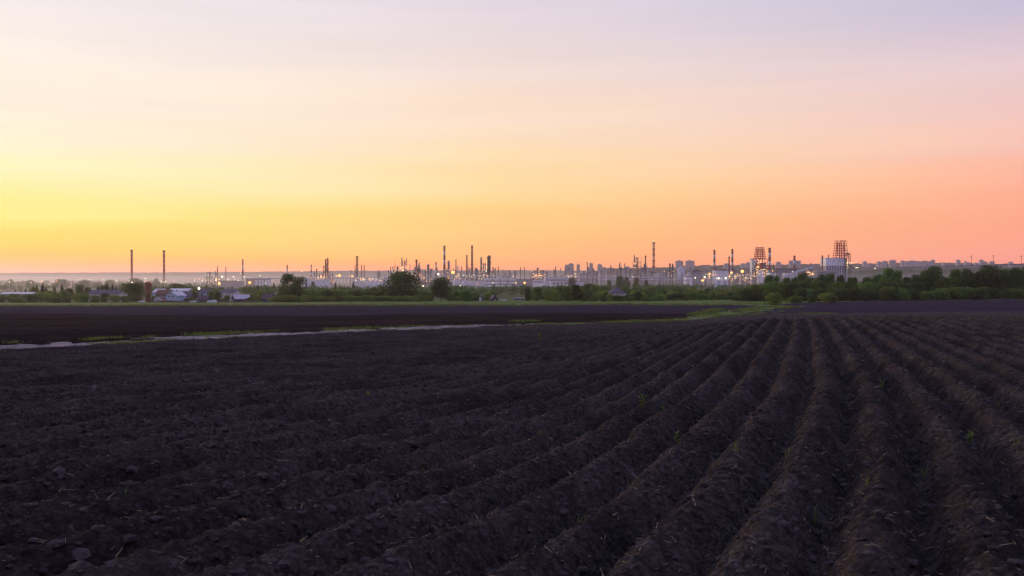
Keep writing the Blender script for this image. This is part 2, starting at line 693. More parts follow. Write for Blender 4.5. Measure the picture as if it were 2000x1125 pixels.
M_SOIL = soil_mat('ploughed_soil', (0.023, 0.0193, 0.0205), (0.098, 0.081, 0.079), (0.25, 0.22, 0.222), 11.0, 0.85, 1.0, 0.5, True)
M_SOIL2 = soil_mat('harrowed_soil', (0.017, 0.012, 0.013), (0.052, 0.038, 0.039), (0.13, 0.105, 0.095), 1.0, 0.9, 0.9, 0.05)
M_SOIL3 = soil_mat('mauve_lit_soil', (0.030, 0.024, 0.036), (0.052, 0.042, 0.058), (0.052, 0.043, 0.050), 0.7, 0.4, 0.5, 0.03)  # mauve light on the far ground, painted into the soil colour
M_TRACK = soil_mat('dry_clay', (0.12, 0.105, 0.105), (0.42, 0.38, 0.39), (0.58, 0.54, 0.55), 1.2, 0.7, 0.6, 0.3)
M_TURF = mat('turf', (0.046, 0.092, 0.017), 0.95, color2=(0.105, 0.155, 0.036), scale=0.09, spec=0.05, bump=0.6, bscale=4)
M_MEADOW = mat('meadow', (0.035, 0.050, 0.020), 0.95, color2=(0.070, 0.090, 0.035), scale=0.012, spec=0.05)

# ------------------------------------------------------------------ the ground sheet, out to the horizon
a_ = np.radians(np.concatenate([np.arange(-180, -50, 5.0), np.arange(-50, 50, 0.5), np.arange(50, 180.1, 5.0)]))
r_ = np.concatenate([[0.3], np.geomspace(1.5, 15500, 150)])
RR, AA = np.meshgrid(r_, a_, indexing='ij')
GX = RR * np.sin(AA)
GY = RR * np.cos(AA)
GZ = terr(GX, np.clip(GY, -45, None)) - 0.7 * (1 - sstep(600, 760, RR))
idx = np.arange(GX.size).reshape(GX.shape)
quads = np.stack([idx[:-1, :-1], idx[1:, :-1], idx[1:, 1:], idx[:-1, 1:]], -1).reshape(-1, 4)[:, ::-1]
grid_mesh('ground', np.stack([GX, GY, GZ], -1).reshape(-1, 3), quads, M_MEADOW, True)

# ------------------------------------------------------------------ the fields, the track and the verges
# the track, from its place near the camera out to the lone bush
TRK = [(-34.0, 0.0)]
for px, py in ((-120, 694), (0, 684), (240, 672), (480, 660), (740, 647), (990, 635), (1200, 631), (1345, 624),
               (1420, 613), (1490, 604), (1545, 599)):
    g = ground_at(px, py)
    TRK.append((g.x, g.y))
_ty = np.array([p[1] for p in TRK])
_tx = np.array([p[0] for p in TRK])
o_ = np.argsort(_ty)
_ty, _tx = _ty[o_], _tx[o_]
_ys = np.arange(0, _ty[-1], 2.0)
_xs = np.interp(_ys, _ty, _tx)
_xs = np.convolve(np.pad(_xs, 5, mode='edge'), np.ones(11) / 11, 'valid')
_sl = np.gradient(_xs, _ys)


def track_d(x, y):
    """signed sideways distance from the track's middle, + is towards the ridged field"""
    xt = np.interp(y, _ys, _xs)
    return (x - xt) / np.sqrt(1 + np.interp(y, _ys, _sl) ** 2)


# where the fields end, as a distance for each direction (x / y)
EDGE = []
for px, py in ((-700, 597), (0, 597), (600, 596.5), (1000, 596.5), (1150, 594.6), (1450, 595.0), (1530, 593)):
    g = ground_at(px, py)
    EDGE.append((g.x / g.y, g.y))
EDGE2 = []
for px, py in ((1530, 592), (1700, 588), (2000, 584.5), (2700, 584.5)):
    g = ground_at(px, py) or Vector((0.6 * 560, 560, 0))
    EDGE2.append((g.x / g.y, min(g.y, 640)))
_e = np.array(EDGE + EDGE2[1:])

ROW = math.atan((1556 - 1000) / F)
TXD, TYD = math.sin(ROW), math.cos(ROW)


def row_u(x, y):
    s = x * TXD + y * TYD
    l = x * TYD - y * TXD
    return l + 0.0060 * np.maximum(0, 15 - s) ** 2 + 0.16 * np.sin(s / 9.0 + 0.5) * np.exp(-s / 30.0)


_g = ground_at(1640, 730)
PH0 = float(row_u(np.float64(_g.x), np.float64(_g.y)))      # a furrow passes here
SPACE = 0.57

ang = np.radians(np.linspace(-42, 42, 800))
rr = np.concatenate([np.geomspace(2.1, 12, 440, endpoint=False), np.geomspace(12, 75, 560, endpoint=False), np.geomspace(75, 660, 170)])
RR, AA = np.meshgrid(rr, ang, indexing='ij')
X = RR * np.sin(AA)
Y = RR * np.cos(AA)
Z = terr(X, Y)
td = track_d(X, Y)
edge_y = np.interp(X / Y, _e[:, 0], _e[:, 1])
edge_n = fbm(X / 30, Y / 60, 77, 4) * 26
wob = fbm(X / 3.0, Y / 3.0, 5, 3)
# widths of the track: bare clay near, grass strip further out
bare_w = 2.3 + 2.8 * wob + 1.3 * fbm(X / 0.8, Y / 1.6, 9, 2) + 1.0 * fbm(X / 9, Y / 9, 8, 2)
bare_w = bare_w * (1 - sstep(112, 122, Y)) + 1.0 * sstep(150, 158, Y) * (1 - sstep(185, 200, Y))
green_w = sstep(100, 125, Y) * (1.4 + 2.4 * sstep(130, 180, Y) + 3 * sstep(195, 250, Y)) * (1 + 1.9 * wob)
green_w = np.where((Y > 128) & (Y < 148), green_w * 0.55, green_w)
edge_line = Y - (edge_y + edge_n)
# zones: 0 ridged field, 1 field beyond the track, 2 track, 3 turf, 4 far soil with mauve light in its colour
zone = np.where(td > 0, 0, 1)
tint_line = 215 + 40 * fbm(X / 70, Y / 70, 31, 2) + 0.25 * np.maximum(X, 0)
zone = np.where(Y > tint_line, 4, zone)
zone = np.where(np.abs(td - 0.5 * wob) < green_w, 3, zone)
zone = np.where(np.abs(td) < bare_w, 2, zone)
zone = np.where(edge_line > 0, 3, zone)

u = row_u(X, Y) - PH0
wav = 0.06 * fbm(X / 1.1, Y / 1.1, 3, 2) + 0.10 * fbm(X / 7.0, Y / 7.0, 13, 2)
ph = (u + wav) / SPACE
ridge = np.abs(np.sin(np.pi * ph))             # rounded backs, narrow steep furrows
ridge = np.sqrt(ridge ** 2 + 0.02) - 0.10
rside = sstep(-0.38, 0.12, X / Y)                # steeper rows on the left
ridge = ridge * rside + (1 - (1 - np.abs(np.sin(np.pi * ph))) ** 1.25) * (1 - rside)
rowid = np.floor(ph)
near_amp = (1 - sstep(70, 110, RR) * sstep(0.0, -0.25, X / Y - 0.2)) * (1 - sstep(110, 170, RR))
amp = (0.28 + 0.05 * (_hash(rowid, rowid * 0, 4) - 0.5) + 0.045 * fbm(X / 1.6, Y / 1.6, 21, 2))
amp = amp * (1.3 - 0.3 * rside) * near_amp
h_r = amp * 0.98 * np.clip(ridge, 0, None) ** 0.9
h_c = 0.026 * fbm(X / 0.55, Y / 0.55, 41, 3) * near_amp
loose = 0.7 + 0.8 * np.clip(fbm(X / 1.7, Y / 1.7, 55, 2) + 0.3, 0, 1)
left = 1 - 0.2 * (1 - sstep(-0.5, 0.1, X / Y))
w1 = (1 - sstep(40, 80, RR))
h_c = h_c + clods(X / 0.30, Y / 0.30, 60, 0.30) * 0.050 * loose * left * w1 * (0.5 + 0.5 * ridge)
w2 = (1 - sstep(24, 48, RR))
h_c = h_c + clods(X / 0.125, Y / 0.125, 70, 0.80) * 0.038 * loose * w2
w3 = (1 - sstep(9, 18, RR))
h_c = h_c + clods(X / 0.05, Y / 0.05, 80, 0.90) * 0.022 * w3
h_c = h_c + 0.020 * fbm(X / 0.10, Y / 0.10, 90, 2) * w2
far_r = 0.10 * fbm(X / 1.2, Y / 2.5, 111, 3) * (1 - sstep(150, 420, RR))
rut = -0.10 * np.exp(-((np.abs(td) - 0.8) / 0.3) ** 2) + 0.06 * fbm(X / 1.0, Y / 1.0, 121, 2)
tl = (1 - sstep(0, 5.0, np.abs(td) - bare_w)) * (1 - sstep(112, 122, Y))   # soil flattens towards the track
H = np.where(td > 0, h_r + h_c + far_r * (1 - near_amp), 0.5 * h_c + far_r)
H = H * (1 - tl) + (rut + 0.16) * tl
verge = np.where(zone == 3, 0.10 + 0.15 * fbm(X / 2.0, Y / 2.0, 131, 2), 0)
mound = 0
for px, py, hh, sx, sy in ((1400, 611, 0.9, 6, 10), (1490, 606, 0.9, 7, 12), (1545, 603, 0.7, 8, 14), (1022, 632, 0.4, 4, 5)):
    g = ground_at(px, py)
    mound = mound + hh * np.exp(-((X - g.x) / sx) ** 2 - ((Y - g.y) / sy) ** 2)
Z = Z + H * (zone != 3) + verge + mound * (1 + 0.5 * fbm(X / 2, Y / 2, 7, 2))
FX, FY, FZ = X, Y, Z
Vv = np.stack([X, Y, Z], -1).reshape(-1, 3)
idx = np.arange(X.size).reshape(X.shape)
quads = np.stack([idx[:-1, :-1], idx[:-1, 1:], idx[1:, 1:], idx[1:, :-1]], -1).reshape(-1, 4)
zq = zone[:-1, :-1].ravel()
field = grid_mesh('ploughed_field', Vv, quads[zq == 0], M_SOIL, True)
silt = np.clip(1 - ridge * 2.4, 0, 1).ravel()[np.unique(quads[zq == 0])]       # washed, dried silt in the furrow beds
field.data.attributes.new('silt', 'FLOAT', 'POINT').data.foreach_set('value', silt.astype(np.float32))
lfield = grid_mesh('harrowed_field', Vv, quads[zq == 1], M_SOIL2, True)
grid_mesh('dirt_track', Vv, quads[zq == 2], M_TRACK, True)
grid_mesh('grass_verge', Vv, quads[zq == 3], M_TURF, True)
grid_mesh('far_field', Vv, quads[zq == 4], M_SOIL3, True)
_la = np.log(rr)


def field_z(x, y):
    r = math.hypot(x, y)
    a = math.atan2(x, y)
    i = int(np.clip(np.searchsorted(rr, r), 0, len(rr) - 1))
    j = int(np.clip(round((a - ang[0]) / (ang[1] - ang[0])), 0, len(ang) - 1))
    return float(FZ[i, j])


# ------------------------------------------------------------------ clods, straw, sprouts, grass
def lump(seed, rough=0.35):
    r = random.Random(seed)
    import bmesh
    bm = bmesh.new()
    bmesh.ops.create_icosphere(bm, subdivisions=2 if rough > 0.3 else 1, radius=1.0)
    q = [Vector((r.uniform(-1, 1), r.uniform(-1, 1), r.uniform(-1, 1))).normalized() for _ in range(9)]
    for v in bm.verts:
        d = 1.0
        for k in q:
            d = min(d, 0.62 + r.uniform(0.0, 0.02) + 0.6 * (1 - max(0, v.co.normalized().dot(k))))
        v.co = v.co.normalized() * d * r.uniform(0.92, 1.08)
        v.co.z *= 0.75
    me = bpy.data.meshes.new('clod')
    bm.to_mesh(me)
    bm.free()
    me.materials.append(M_CLOD)
    return me


CL = [lump(s) for s in range(8)]
big = [(215, 955, 34), (395, 945, 26), (375, 905, 20), (470, 1090, 26), (60, 985, 22), (35, 1010, 20), (110, 1015, 18),
       (330, 940, 20), (425, 925, 14), (120, 1115, 30), (505, 770, 9), (255, 865, 12), (180, 830, 10), (1305, 1000, 18),
       (1060, 1090, 24), (1150, 1040, 14), (1345, 985, 18), (1750, 920, 14), (1640, 940, 14), (1850, 840, 12),
       (1985, 990, 26), (1900, 1060, 18), (640, 1000, 16), (700, 880, 12), (565, 860, 9), (450, 890, 12), (770, 1105, 20),
       (90, 900, 14), (20, 940, 18), (165, 890, 12), (530, 945, 14), (1450, 1050, 16), (1250, 1095, 18), (940, 1060, 16),
       (1700, 1000, 16), (1960, 900, 14), (310, 1010, 16), (240, 1060, 18), (380, 1060, 14), (580, 1090, 18)]
for i, (px, py, w) in enumerate(big):
    g = ground_at(px, py)
    o = bpy.data.objects.new('clod', CL[i % 8])
    col.objects.link(o)
    o.parent = field
    rad = w * g.y / F * 0.42
    o.location = (g.x, g.y, field_z(g.x, g.y) - rad * 0.1)
    o.rotation_euler = (random.uniform(-.4, .4), random.uniform(-.4, .4), random.uniform(0, 6.3))
    o.scale = (rad * random.uniform(.9, 1.4), rad, rad * random.uniform(.6, .9))

# crumbs of soil, too many to count
base = [np.array([v.co[:] for v in lump(s + 50, 0.2).vertices]) for s in range(5)]
_tmp = lump(50, 0.2)
bf = np.array([p.vertices[:] for p in _tmp.polygons])
vs, fs, off = [], [], 0
for k in range(9000):
    r = math.exp(random.uniform(math.log(2.6), math.log(26)))
    a = random.uniform(-36, 36)
    x, y = r * math.sin(math.radians(a)), r * math.cos(math.radians(a))
    if track_d(np.float64(x), np.float64(y)) < 2.5:
        continue
    sz = min(0.06, 0.008 + 0.013 * random.expovariate(1.0)) * (1.15 if a < -5 else 0.9)
    b = base[k % 5]
    th = random.uniform(0, 6.28)
    R = np.array([[math.cos(th), -math.sin(th), 0], [math.sin(th), math.cos(th), 0], [0, 0, 1]])
    vs.append((b @ R.T) * sz * np.array([1.2, 1.0, random.uniform(.6, 1)]) + np.array([x, y, field_z(x, y) - sz * .05]))
    fs.append(bf + off)
    off += len(b)
grid_mesh('soil_crumbs', np.concatenate(vs), np.concatenate(fs), M_CLOD, False, 'stuff', field)

# straw and stalks lying on the soil
mb = MB()
for k in range(2400):
    r = math.exp(random.uniform(math.log(3.0), math.log(60)))
    a = random.uniform(-36, 36)
    x, y = r * math.sin(math.radians(a)), r * math.cos(math.radians(a))
    ln = random.uniform(0.012, 0.06) * (1 + r / 40)
    w = 0.0011 * (1 + r / 9)
    th = random.uniform(0, 6.28)
    dx, dy, dz = math.cos(th) * ln, math.sin(th) * ln, random.uniform(-0.3, 0.5) * ln
    z = field_z(x, y) + 0.012 + max(0, -dz)
    mb.tube((x, y, z), (x + dx, y + dy, z + dz), w, w * 0.5, 3)
straw = mb.part('straw', M_STRAW, None, kind='stuff')
tag(straw, 'pale straw and dry stalks scattered over the ploughed soil', 'straw')


def blades(mb, x, y, z, n, h, spread, w, lean=0.5):
    for _ in range(n):
        bx, by = x + random.gauss(0, spread), y + random.gauss(0, spread)
        a = random.uniform(0, 6.28)
        hh = h * random.uniform(0.5, 1.2)
        l = lean * random.uniform(0.2, 1.0) * hh
        ww = w * random.uniform(0.7, 1.2)
        pa = a + math.pi / 2 + random.uniform(-.6, .6)
        cx, cy = math.cos(pa) * ww, math.sin(pa) * ww
        mx_, my_ = bx + math.cos(a) * l * .35, by + math.sin(a) * l * .35
        tx_, ty_ = bx + math.cos(a) * l, by + math.sin(a) * l
        mb.add([(bx - cx, by - cy, z - .02), (bx + cx, by + cy, z - .02), (mx_ + cx * .8, my_ + cy * .8, z + hh * .6),
                (mx_ - cx * .8, my_ - cy * .8, z + hh * .6), (tx_, ty_, z + hh)], [(0, 1, 2, 3), (3, 2, 4)])


# grass along the track and the strip beyond: (photo x range, y at both ends, tufts, height)
mb = MB()
for x0, x1, y0, y1, n, h in ((365, 505, 657, 651, 130, 0.26), (640, 830, 644, 639, 130, 0.26), (160, 240, 667, 664, 40, .18),
                             (180, 350, 681, 675, 70, .16), (280, 300, 661, 661, 10, .18), (525, 555, 648, 647, 14, .22),
                             (1000, 1050, 632, 631, 90, .34), (1050, 1180, 634, 633, 50, .2), (640, 800, 652, 644, 50, .15),
                             (1180, 1350, 631, 625, 300, .3), (1350, 1440, 615, 608, 330, .5), (1440, 1560, 608, 602, 400, .55),
                             (1350, 1480, 621, 614, 180, .3), (0, 40, 672, 671, 8, .2), (370, 480, 667, 662, 24, .13),
                             (1560, 1640, 613, 612, 60, .4), (840, 1000, 638, 636, 30, .15)):
    for _ in range(int(n * .6)):
        t = random.random()
        g = ground_at(x0 + (x1 - x0) * t + random.gauss(0, 4), y0 + (y1 - y0) * t + random.gauss(0, .9))
        if g is None:
            continue
        blades(mb, g.x, g.y, field_z(g.x, g.y), 9, h, 0.18 + g.y * 0.0016, 0.012 + g.y * 0.00022, 0.5)
for _ in range(1500):                       # ragged taller grass where the fields meet the verge
    px = random.uniform(-60, 1540)
    sl_ = (px - 1000) / F
    yv = float(np.interp(sl_, _e[:, 0], _e[:, 1])) + random.gauss(0, 14)
    x = sl_ * yv
    blades(mb, x, yv, field_z(x, yv), 7, random.uniform(.3, 1.0), 0.8, 0.10, 0.5)
grass = mb.part('grass', M_GRASS, None, kind='stuff')
tag(grass, 'bright green grass tufts along the dirt track through the field', 'grass')

SPR = [(930, 880, .16), (1055, 893, .20), (825, 960, .13), (1095, 900, .12), (1000, 838, .18), (1720, 780, .2), (1803, 948, .22),
       (1590, 1045, .14), (1440, 935, .18), (795, 985, .10), (725, 1020, .10), (560, 1075, .1), (1135, 1065, .14), (965, 1030, .1),
       (1090, 1075, .12), (855, 815, .16), (1650, 796, .2), (1950, 840, .16), (1540, 930, .16), (1232, 980, .12), (1695, 1010, .1),
       (1920, 905, .1), (1985, 925, .1), (720, 812, .14), (835, 815, .15), (735, 818, .14), (1850, 798, .16), (1180, 760, .15),
       (1505, 680, .3), (605, 1060, .08), (70, 1108, .08), (250, 1045, .08), (1400, 720, .2)]
for i, (px, py, h) in enumerate(SPR):
    g = ground_at(px, py)
    mb = MB()
    blades(mb, 0, 0, 0, random.randint(2, 5), h * random.uniform(.4, .75), 0.012, 0.0022 + 0.0003 * g.y, 1.0)
    o = mb.part('grass_sprout', M_GRASS)
    o.location = (g.x, g.y, field_z(g.x, g.y))
    tag(o, 'thin green grass sprout standing alone on the ploughed ridges', 'grass sprout', 'grass sprouts on the ridges')
for px, py, h, lab in ((1255, 834, .24, 'upright leafy weed on a ridge, the taller of two side by side mid field'),
                       (1298, 822, .16, 'low leafy weed on a ridge just right of the upright weed'),
                       (1056, 677, .55, 'bright leafy weed clump alone in the field below the track'),
                       (1325, 905, .17, 'bright green leafy seedling on a ridge crest in the foreground'),
                       (1890, 905, .18, 'green weed rosette on a ridge near the right edge')):
    g = ground_at(px, py)
    h *= 0.75
    t = thing('leafy_weed', (g.x, g.y, field_z(g.x, g.y)), lab, 'weed')
    st = MB()
    lf = MB()
    for s in range(3):
        a = random.uniform(0, 6.28)
        tip = Vector((math.cos(a) * h * .3, math.sin(a) * h * .3, h * random.uniform(.7, 1.05)))
        st.tube((0, 0, -.02), tip, 0.004 + h * .01, 0.002, 4)
        for k in range(7):
            p = tip * (0.25 + 0.75 * k / 6)
            b = random.uniform(0, 6.28)
            d = Vector((math.cos(b), math.sin(b), 0.5)) * h * .30
            q = Vector((-math.sin(b), math.cos(b), 0)) * h * .10
            lf.add([p, p + d * .5 + q, p + d, p + d * .5 - q], [(0, 1, 2, 3)])
    st.part('stem', M_GRASS, t)
    lf.part('leaves', M_GRASS, t)

# ------------------------------------------------------------------ trees: prototypes of height 1


def leaf_cloud(pts, nrm, size, rng):
    n = len(pts)
    d = nrm + rng.normal(0, 0.75, (n, 3))
    d /= np.linalg.norm(d, axis=1, keepdims=True) + 1e-9
    up = rng.normal(0, 1, (n, 3))
    a = np.cross(d, up)
    a /= np.linalg.norm(a, axis=1, keepdims=True) + 1e-9
    b = np.cross(d, a)
    s = (size * rng.uniform(0.6, 1.4, n))[:, None]
    V = np.stack([pts - a * s, pts - b * s * .7, pts + a * s, pts + b * s * .7], 1).reshape(-1, 3)
    Q = np.arange(n * 4).reshape(n, 4)
    return V, Q


def crown_pts(blobs, n, rng):
    """leaves on and inside a set of ellipsoids (cx, cy, cz, rx, rz)"""
    B = np.array(blobs)
    w = B[:, 3] ** 2
    k = rng.choice(len(B), n, p=w / w.sum())
    d = rng.normal(0, 1, (n, 3))
    d /= np.linalg.norm(d, axis=1, keepdims=True)
    r = rng.uniform(0, 1, n) ** 0.22
    r = r * (1 + rng.normal(0, .06, n))
    c = B[k]
    P = c[:, :3] + d * r[:, None] * np.stack([c[:, 3], c[:, 3], c[:, 4]], 1)
    return P, d


def quad_mesh(name, V, Q, m):
    me = bpy.data.meshes.new(name)
    me.from_pydata(V.tolist(), [], Q.tolist())
    me.materials.append(m)
    return me


def broad(seed, width, trunk, nb, nleaf, leaf, m, spread=1.0):
    rng = np.random.default_rng(seed)
    blobs = []
    c0 = (trunk + 1) / 2
    for i in range(nb):
        t = rng.uniform(0, 1)
        z = trunk + 0.08 + (0.84 - trunk) * t
        env = math.sin(math.pi * min(0.97, max(0.06, ((z - trunk) / (1 - trunk)) * 0.85 + 0.12))) ** 0.7
        a = rng.uniform(0, 6.28)
        q = width * env * rng.uniform(0.25, 0.80) * spread
        s = rng.uniform(0.10, 0.19) * (0.7 + 0.6 * env) * min(1.4, width / 0.33)
        blobs.append((q * math.cos(a), q * math.sin(a), min(z, 0.98 - s * .75), s, s * 0.8))
    P, d = crown_pts(blobs, nleaf, rng)
    V, Q = leaf_cloud(P, d, leaf, rng)
    me = quad_mesh('crown', V, Q, m)
    mb = MB()
    mb.tube((0, 0, -0.03), (0.01, 0, trunk), 0.024, 0.018, 7)
    mb.tube((0.01, 0, trunk), (0.0, 0.01, 0.72), 0.018, 0.006, 6)
    for b in blobs[:7]:
        z0 = rng.uniform(trunk * .8, max(trunk, b[2] - .15))
        mb.tube((0.005, 0, z0), (b[0], b[1], b[2]), 0.011, 0.003, 5)
    return me, mb.mesh('trunk', M_BARK)


def conifer(seed, width, nleaf, leaf):
    rng = np.random.default_rng(seed)
    z = 1 - rng.uniform(0, 1, nleaf) ** 0.6 * 0.92
    tier = (z * 11) % 1.0
    rad = width * (1 - z) ** 0.85 * (1.05 - 0.45 * tier)
    a = rng.uniform(0, 6.28, nleaf)
    q = rad * rng.uniform(0.2, 1.0, nleaf) ** 0.5
    q *= 1 + 0.25 * np.sin(a * 3 + z * 20)
    P = np.stack([q * np.cos(a), q * np.sin(a), z], 1)
    d = np.stack([np.cos(a), np.sin(a), np.full(nleaf, .6)], 1)
    V, Q = leaf_cloud(P, d, leaf, rng)
    mb = MB()
    mb.tube((0, 0, -.03), (0, 0, .95), 0.022, 0.003, 6)
    return quad_mesh('crown', V, Q, M_NEEDLE), mb.mesh('trunk', M_BARK)


PROTO = {
    'broad': [broad(1, .37, .10, 30, 5200, .022, M_LEAF_D), broad(2, .35, .08, 28, 5000, .022, M_LEAF_M),
              broad(3, .41, .08, 34, 5600, .022, M_LEAF_D), broad(4, .33, .12, 26, 4600, .022, M_LEAF_M),
              broad(5, .36, .07, 30, 5000, .022, M_LEAF_Y), broad(6, .32, .09, 24, 4600, .022, M_LEAF_D)],
    'bush': [broad(11, .62, .02, 34, 3600, .034, M_LEAF_M), broad(12, .60, .02, 32, 3600, .034, M_LEAF_D),
             broad(13, .66, .02, 36, 3600, .034, M_LEAF_Y), broad(14, .56, .02, 30, 3600, .034, M_LEAF_M)],
    'young': [broad(21, .40, .05, 24, 3000, .030, M_LEAF_Y), broad(22, .34, .04, 22, 3000, .030, M_LEAF_M)],
    'tall': [broad(31, .22, .05, 30, 4200, .024, M_LEAF_D), broad(32, .24, .05, 32, 4200, .024, M_LEAF_M)],
    'open': [broad(41, .30, .20, 19, 2600, .023, M_LEAF_D, 1.15), broad(42, .30, .22, 17, 2400, .023, M_LEAF_M, 1.15)],
    'conifer': [conifer(51, .26, 2400, .026), conifer(52, .20, 2200, .026)],
}
HALFW = {'broad': .42, 'bush': .68, 'young': .45, 'tall': .27, 'open': .38, 'conifer': .24}
CNT = {'n': 0}


def tree(kind, px, ytop, Y, wpx=None, base=None, label='', group=None, cat='tree', name=None, var=None):
    """a tree whose foot stands on the ground at photo column px and distance Y, as tall as the photo shows"""
    CNT['n'] += 1
    p = on(px, Y)
    top = at(px, ytop, Y).z
    h = max(1.0, top - p.z)
    var = CNT['n'] % len(PROTO[kind]) if var is None else var
    cr, tr = PROTO[kind][var]
    w = wpx * Y / F / 2 if wpx else h * HALFW[kind]
    sx = w / HALFW[kind]
    nm = name or {'bush': 'bush', 'conifer': 'spruce_tree'}.get(kind, 'broadleaf_tree')
    t = thing(nm, p, label, cat, group, random.uniform(0, 6.28), (sx, sx, h))
    for n, me in (('crown', cr), ('trunk', tr)):
        o = bpy.data.objects.new(n, me)
        col.objects.link(o)
        o.parent = t
    return t


# trees that stand out
tree('open', 562, 533, 575, 36, label='tall open-crowned tree, the left and higher of a close pair by the houses', var=0)
tree('open', 581, 535, 580, 34, label='tall open-crowned tree, the right one of a close pair by the houses', var=1)
tree('broad', 787, 529, 585, 80, label='big round dark tree with wide crown in the hedge, centre left', var=2)
tree('broad', 862, 540, 570, 44, label='single dark tree right of the big round tree', var=0)
tree('broad', 1513, 571, 395, 38, label='lone rounded green tree standing out in the field on the grass strip', name='broadleaf_tree', var=4)
for i, (px, yt, w, k) in enumerate(((1030, 562, 16, 'tall'), (1050, 559, 24, 'tall'), (1086, 565, 20, 'young'),
                                    (1108, 558, 26, 'tall'), (1125, 555, 26, 'tall'), (1138, 566, 24, 'bush'))):
    tree(k, px, yt, 545 + 3 * i, w, label='dark upright tree, %s from the left in the cluster left of the hip-roofed house' % ORD[i],
         group='upright trees left of the hip-roofed house')
tree('broad', 1150, 553, 700, 30, label='tree with pointed top behind the upright cluster, left of the hip-roofed house')
tree('broad', 910, 566, 560, 40, label='low dark tree between the single dark tree and the small sheds')
tree('bush', 952, 570, 590, 22, label='round bush beside the small dark cabin', cat='bush')
tree('bush', 962, 568, 600, 24, label='round bush just behind the small dark cabin', cat='bush')
tree('young', 1185, 566, 620, 30, label='pale green tree leaning over the left side of the hip-roofed house')
tree('bush', 1205, 576, 560, 26, label='round bush in front of the hip-roofed house', cat='bush')
for i_, (px_, yt_, w_) in enumerate(((1192, 573, 18), (1199, 578, 18), (1214, 578, 20), (1226, 575, 18), (1222, 580, 14))):
    tree('bush', px_, yt_, 575, w_, label='bush close before the hip-roofed house walls, %s from the left of five' % ORD[[0, 1, 2, 4, 3][i_]], cat='bush')
tree('bush', 261, 552, 620, 52, cat='tree', name='broadleaf_tree', label='broad dark tree left of the brick water tower', var=1)

# conifers on the left
for i, (px, yt, Y) in enumerate(((83, 553, 700), (72, 556, 720), (90, 560, 690), (107, 558, 720), (121, 555, 660),
                                 (30, 565, 700), (50, 563, 700), (15, 567, 710), (191, 558, 700), (209, 552, 690), (220, 554, 690),
                                 (227, 557, 690), (248, 554, 700), (42, 565, 730))):
    tree('conifer', px, yt, Y, None, label='dark spruce among the shrubs left of the brick water tower',
         group='spruces on the left')
# trees and bushes on the left edge of the field
for px, yt, Y, w, k in ((155, 555, 720, 18, 'broad'), (172, 560, 690, 22, 'broad'), (66, 560, 700, 26, 'broad'),
                        (135, 562, 680, 26, 'broad'), (205, 556, 720, 24, 'broad'), (5, 575, 575, 46, 'bush'), (28, 573, 590, 34, 'bush'),
                        (58, 574, 580, 40, 'bush'), (80, 570, 600, 40, 'bush'), (100, 576, 580, 34, 'bush'), (112, 573, 590, 30, 'bush'),
                        (131, 581, 570, 22, 'bush'), (150, 572, 585, 26, 'bush'), (165, 573, 580, 30, 'bush'), (185, 576, 575, 28, 'bush'),
                        (205, 572, 590, 24, 'bush'), (222, 576, 575, 30, 'bush'), (243, 577, 580, 28, 'bush'), (40, 581, 570, 30, 'bush'),
                        (112, 582, 565, 22, 'bush'), (95, 567, 640, 30, 'bush'), (125, 566, 650, 30, 'bush'), (-20, 572, 580, 50, 'bush'),
                        (-60, 570, 590, 60, 'bush'), (-110, 572, 580, 60, 'bush')):
    tree(k, px, yt, Y, w, label='green shrub in the thicket along the field edge left of the brick water tower',
         group='thicket left of the water tower', cat='bush' if k == 'bush' else 'tree')
# garden trees round the houses
for px, yt, Y, w, k in ((378, 564, 640, 28, 'young'), (412, 567, 640, 30, 'bush'), (425, 569, 630, 22, 'bush'), (394, 573, 610, 16, 'conifer'),
                        (443, 575, 590, 16, 'bush'), (480, 571, 620, 30, 'young'), (495, 573, 610, 26, 'young'), (505, 577, 590, 20, 'bush'),
                        (488, 580, 585, 18, 'bush'), (300, 577, 590, 10, 'bush'), (361, 583, 585, 12, 'bush'), (375, 580, 590, 14, 'bush'),
                        (436, 582, 585, 12, 'bush'), (513, 567, 650, 28, 'broad'), (340, 561, 760, 22, 'broad')):
    tree(k, px, yt, Y, w, label='garden tree or shrub among the village houses left of the tall pair of trees',
         group='garden trees of the village', cat='bush' if k == 'bush' else 'tree')
# hedge in the middle
R2 = random.Random(5)
for i in range(46):
    px = 540 + i * 6.7 + R2.uniform(-3, 3)
    row = i % 2
    yt = 574 - 5 * math.sin((px - 540) / 300 * 3.1) * row + R2.uniform(-2, 2) - (4 if row else -3)
    tree('bush' if R2.random() < .8 else 'young', px, yt, 562 + 22 * row + R2.uniform(-5, 5), R2.uniform(22, 36),
         label='leafy bush in the long dense hedge under the big round tree', group='hedge under the big round tree', cat='bush')
for px, yt, Y, w in ((655, 563, 640, 20), (730, 562, 650, 22), (720, 565, 640, 24), (690, 567, 640, 30), (745, 560, 660, 24), (640, 568, 640, 26),
                     (905, 574, 600, 24), (925, 573, 600, 22), (930, 578, 580, 16), (880, 574, 590, 24)):
    tree('broad', px, yt, Y, w, label='small tree rising just behind the long dense hedge', group='small trees behind the long hedge')
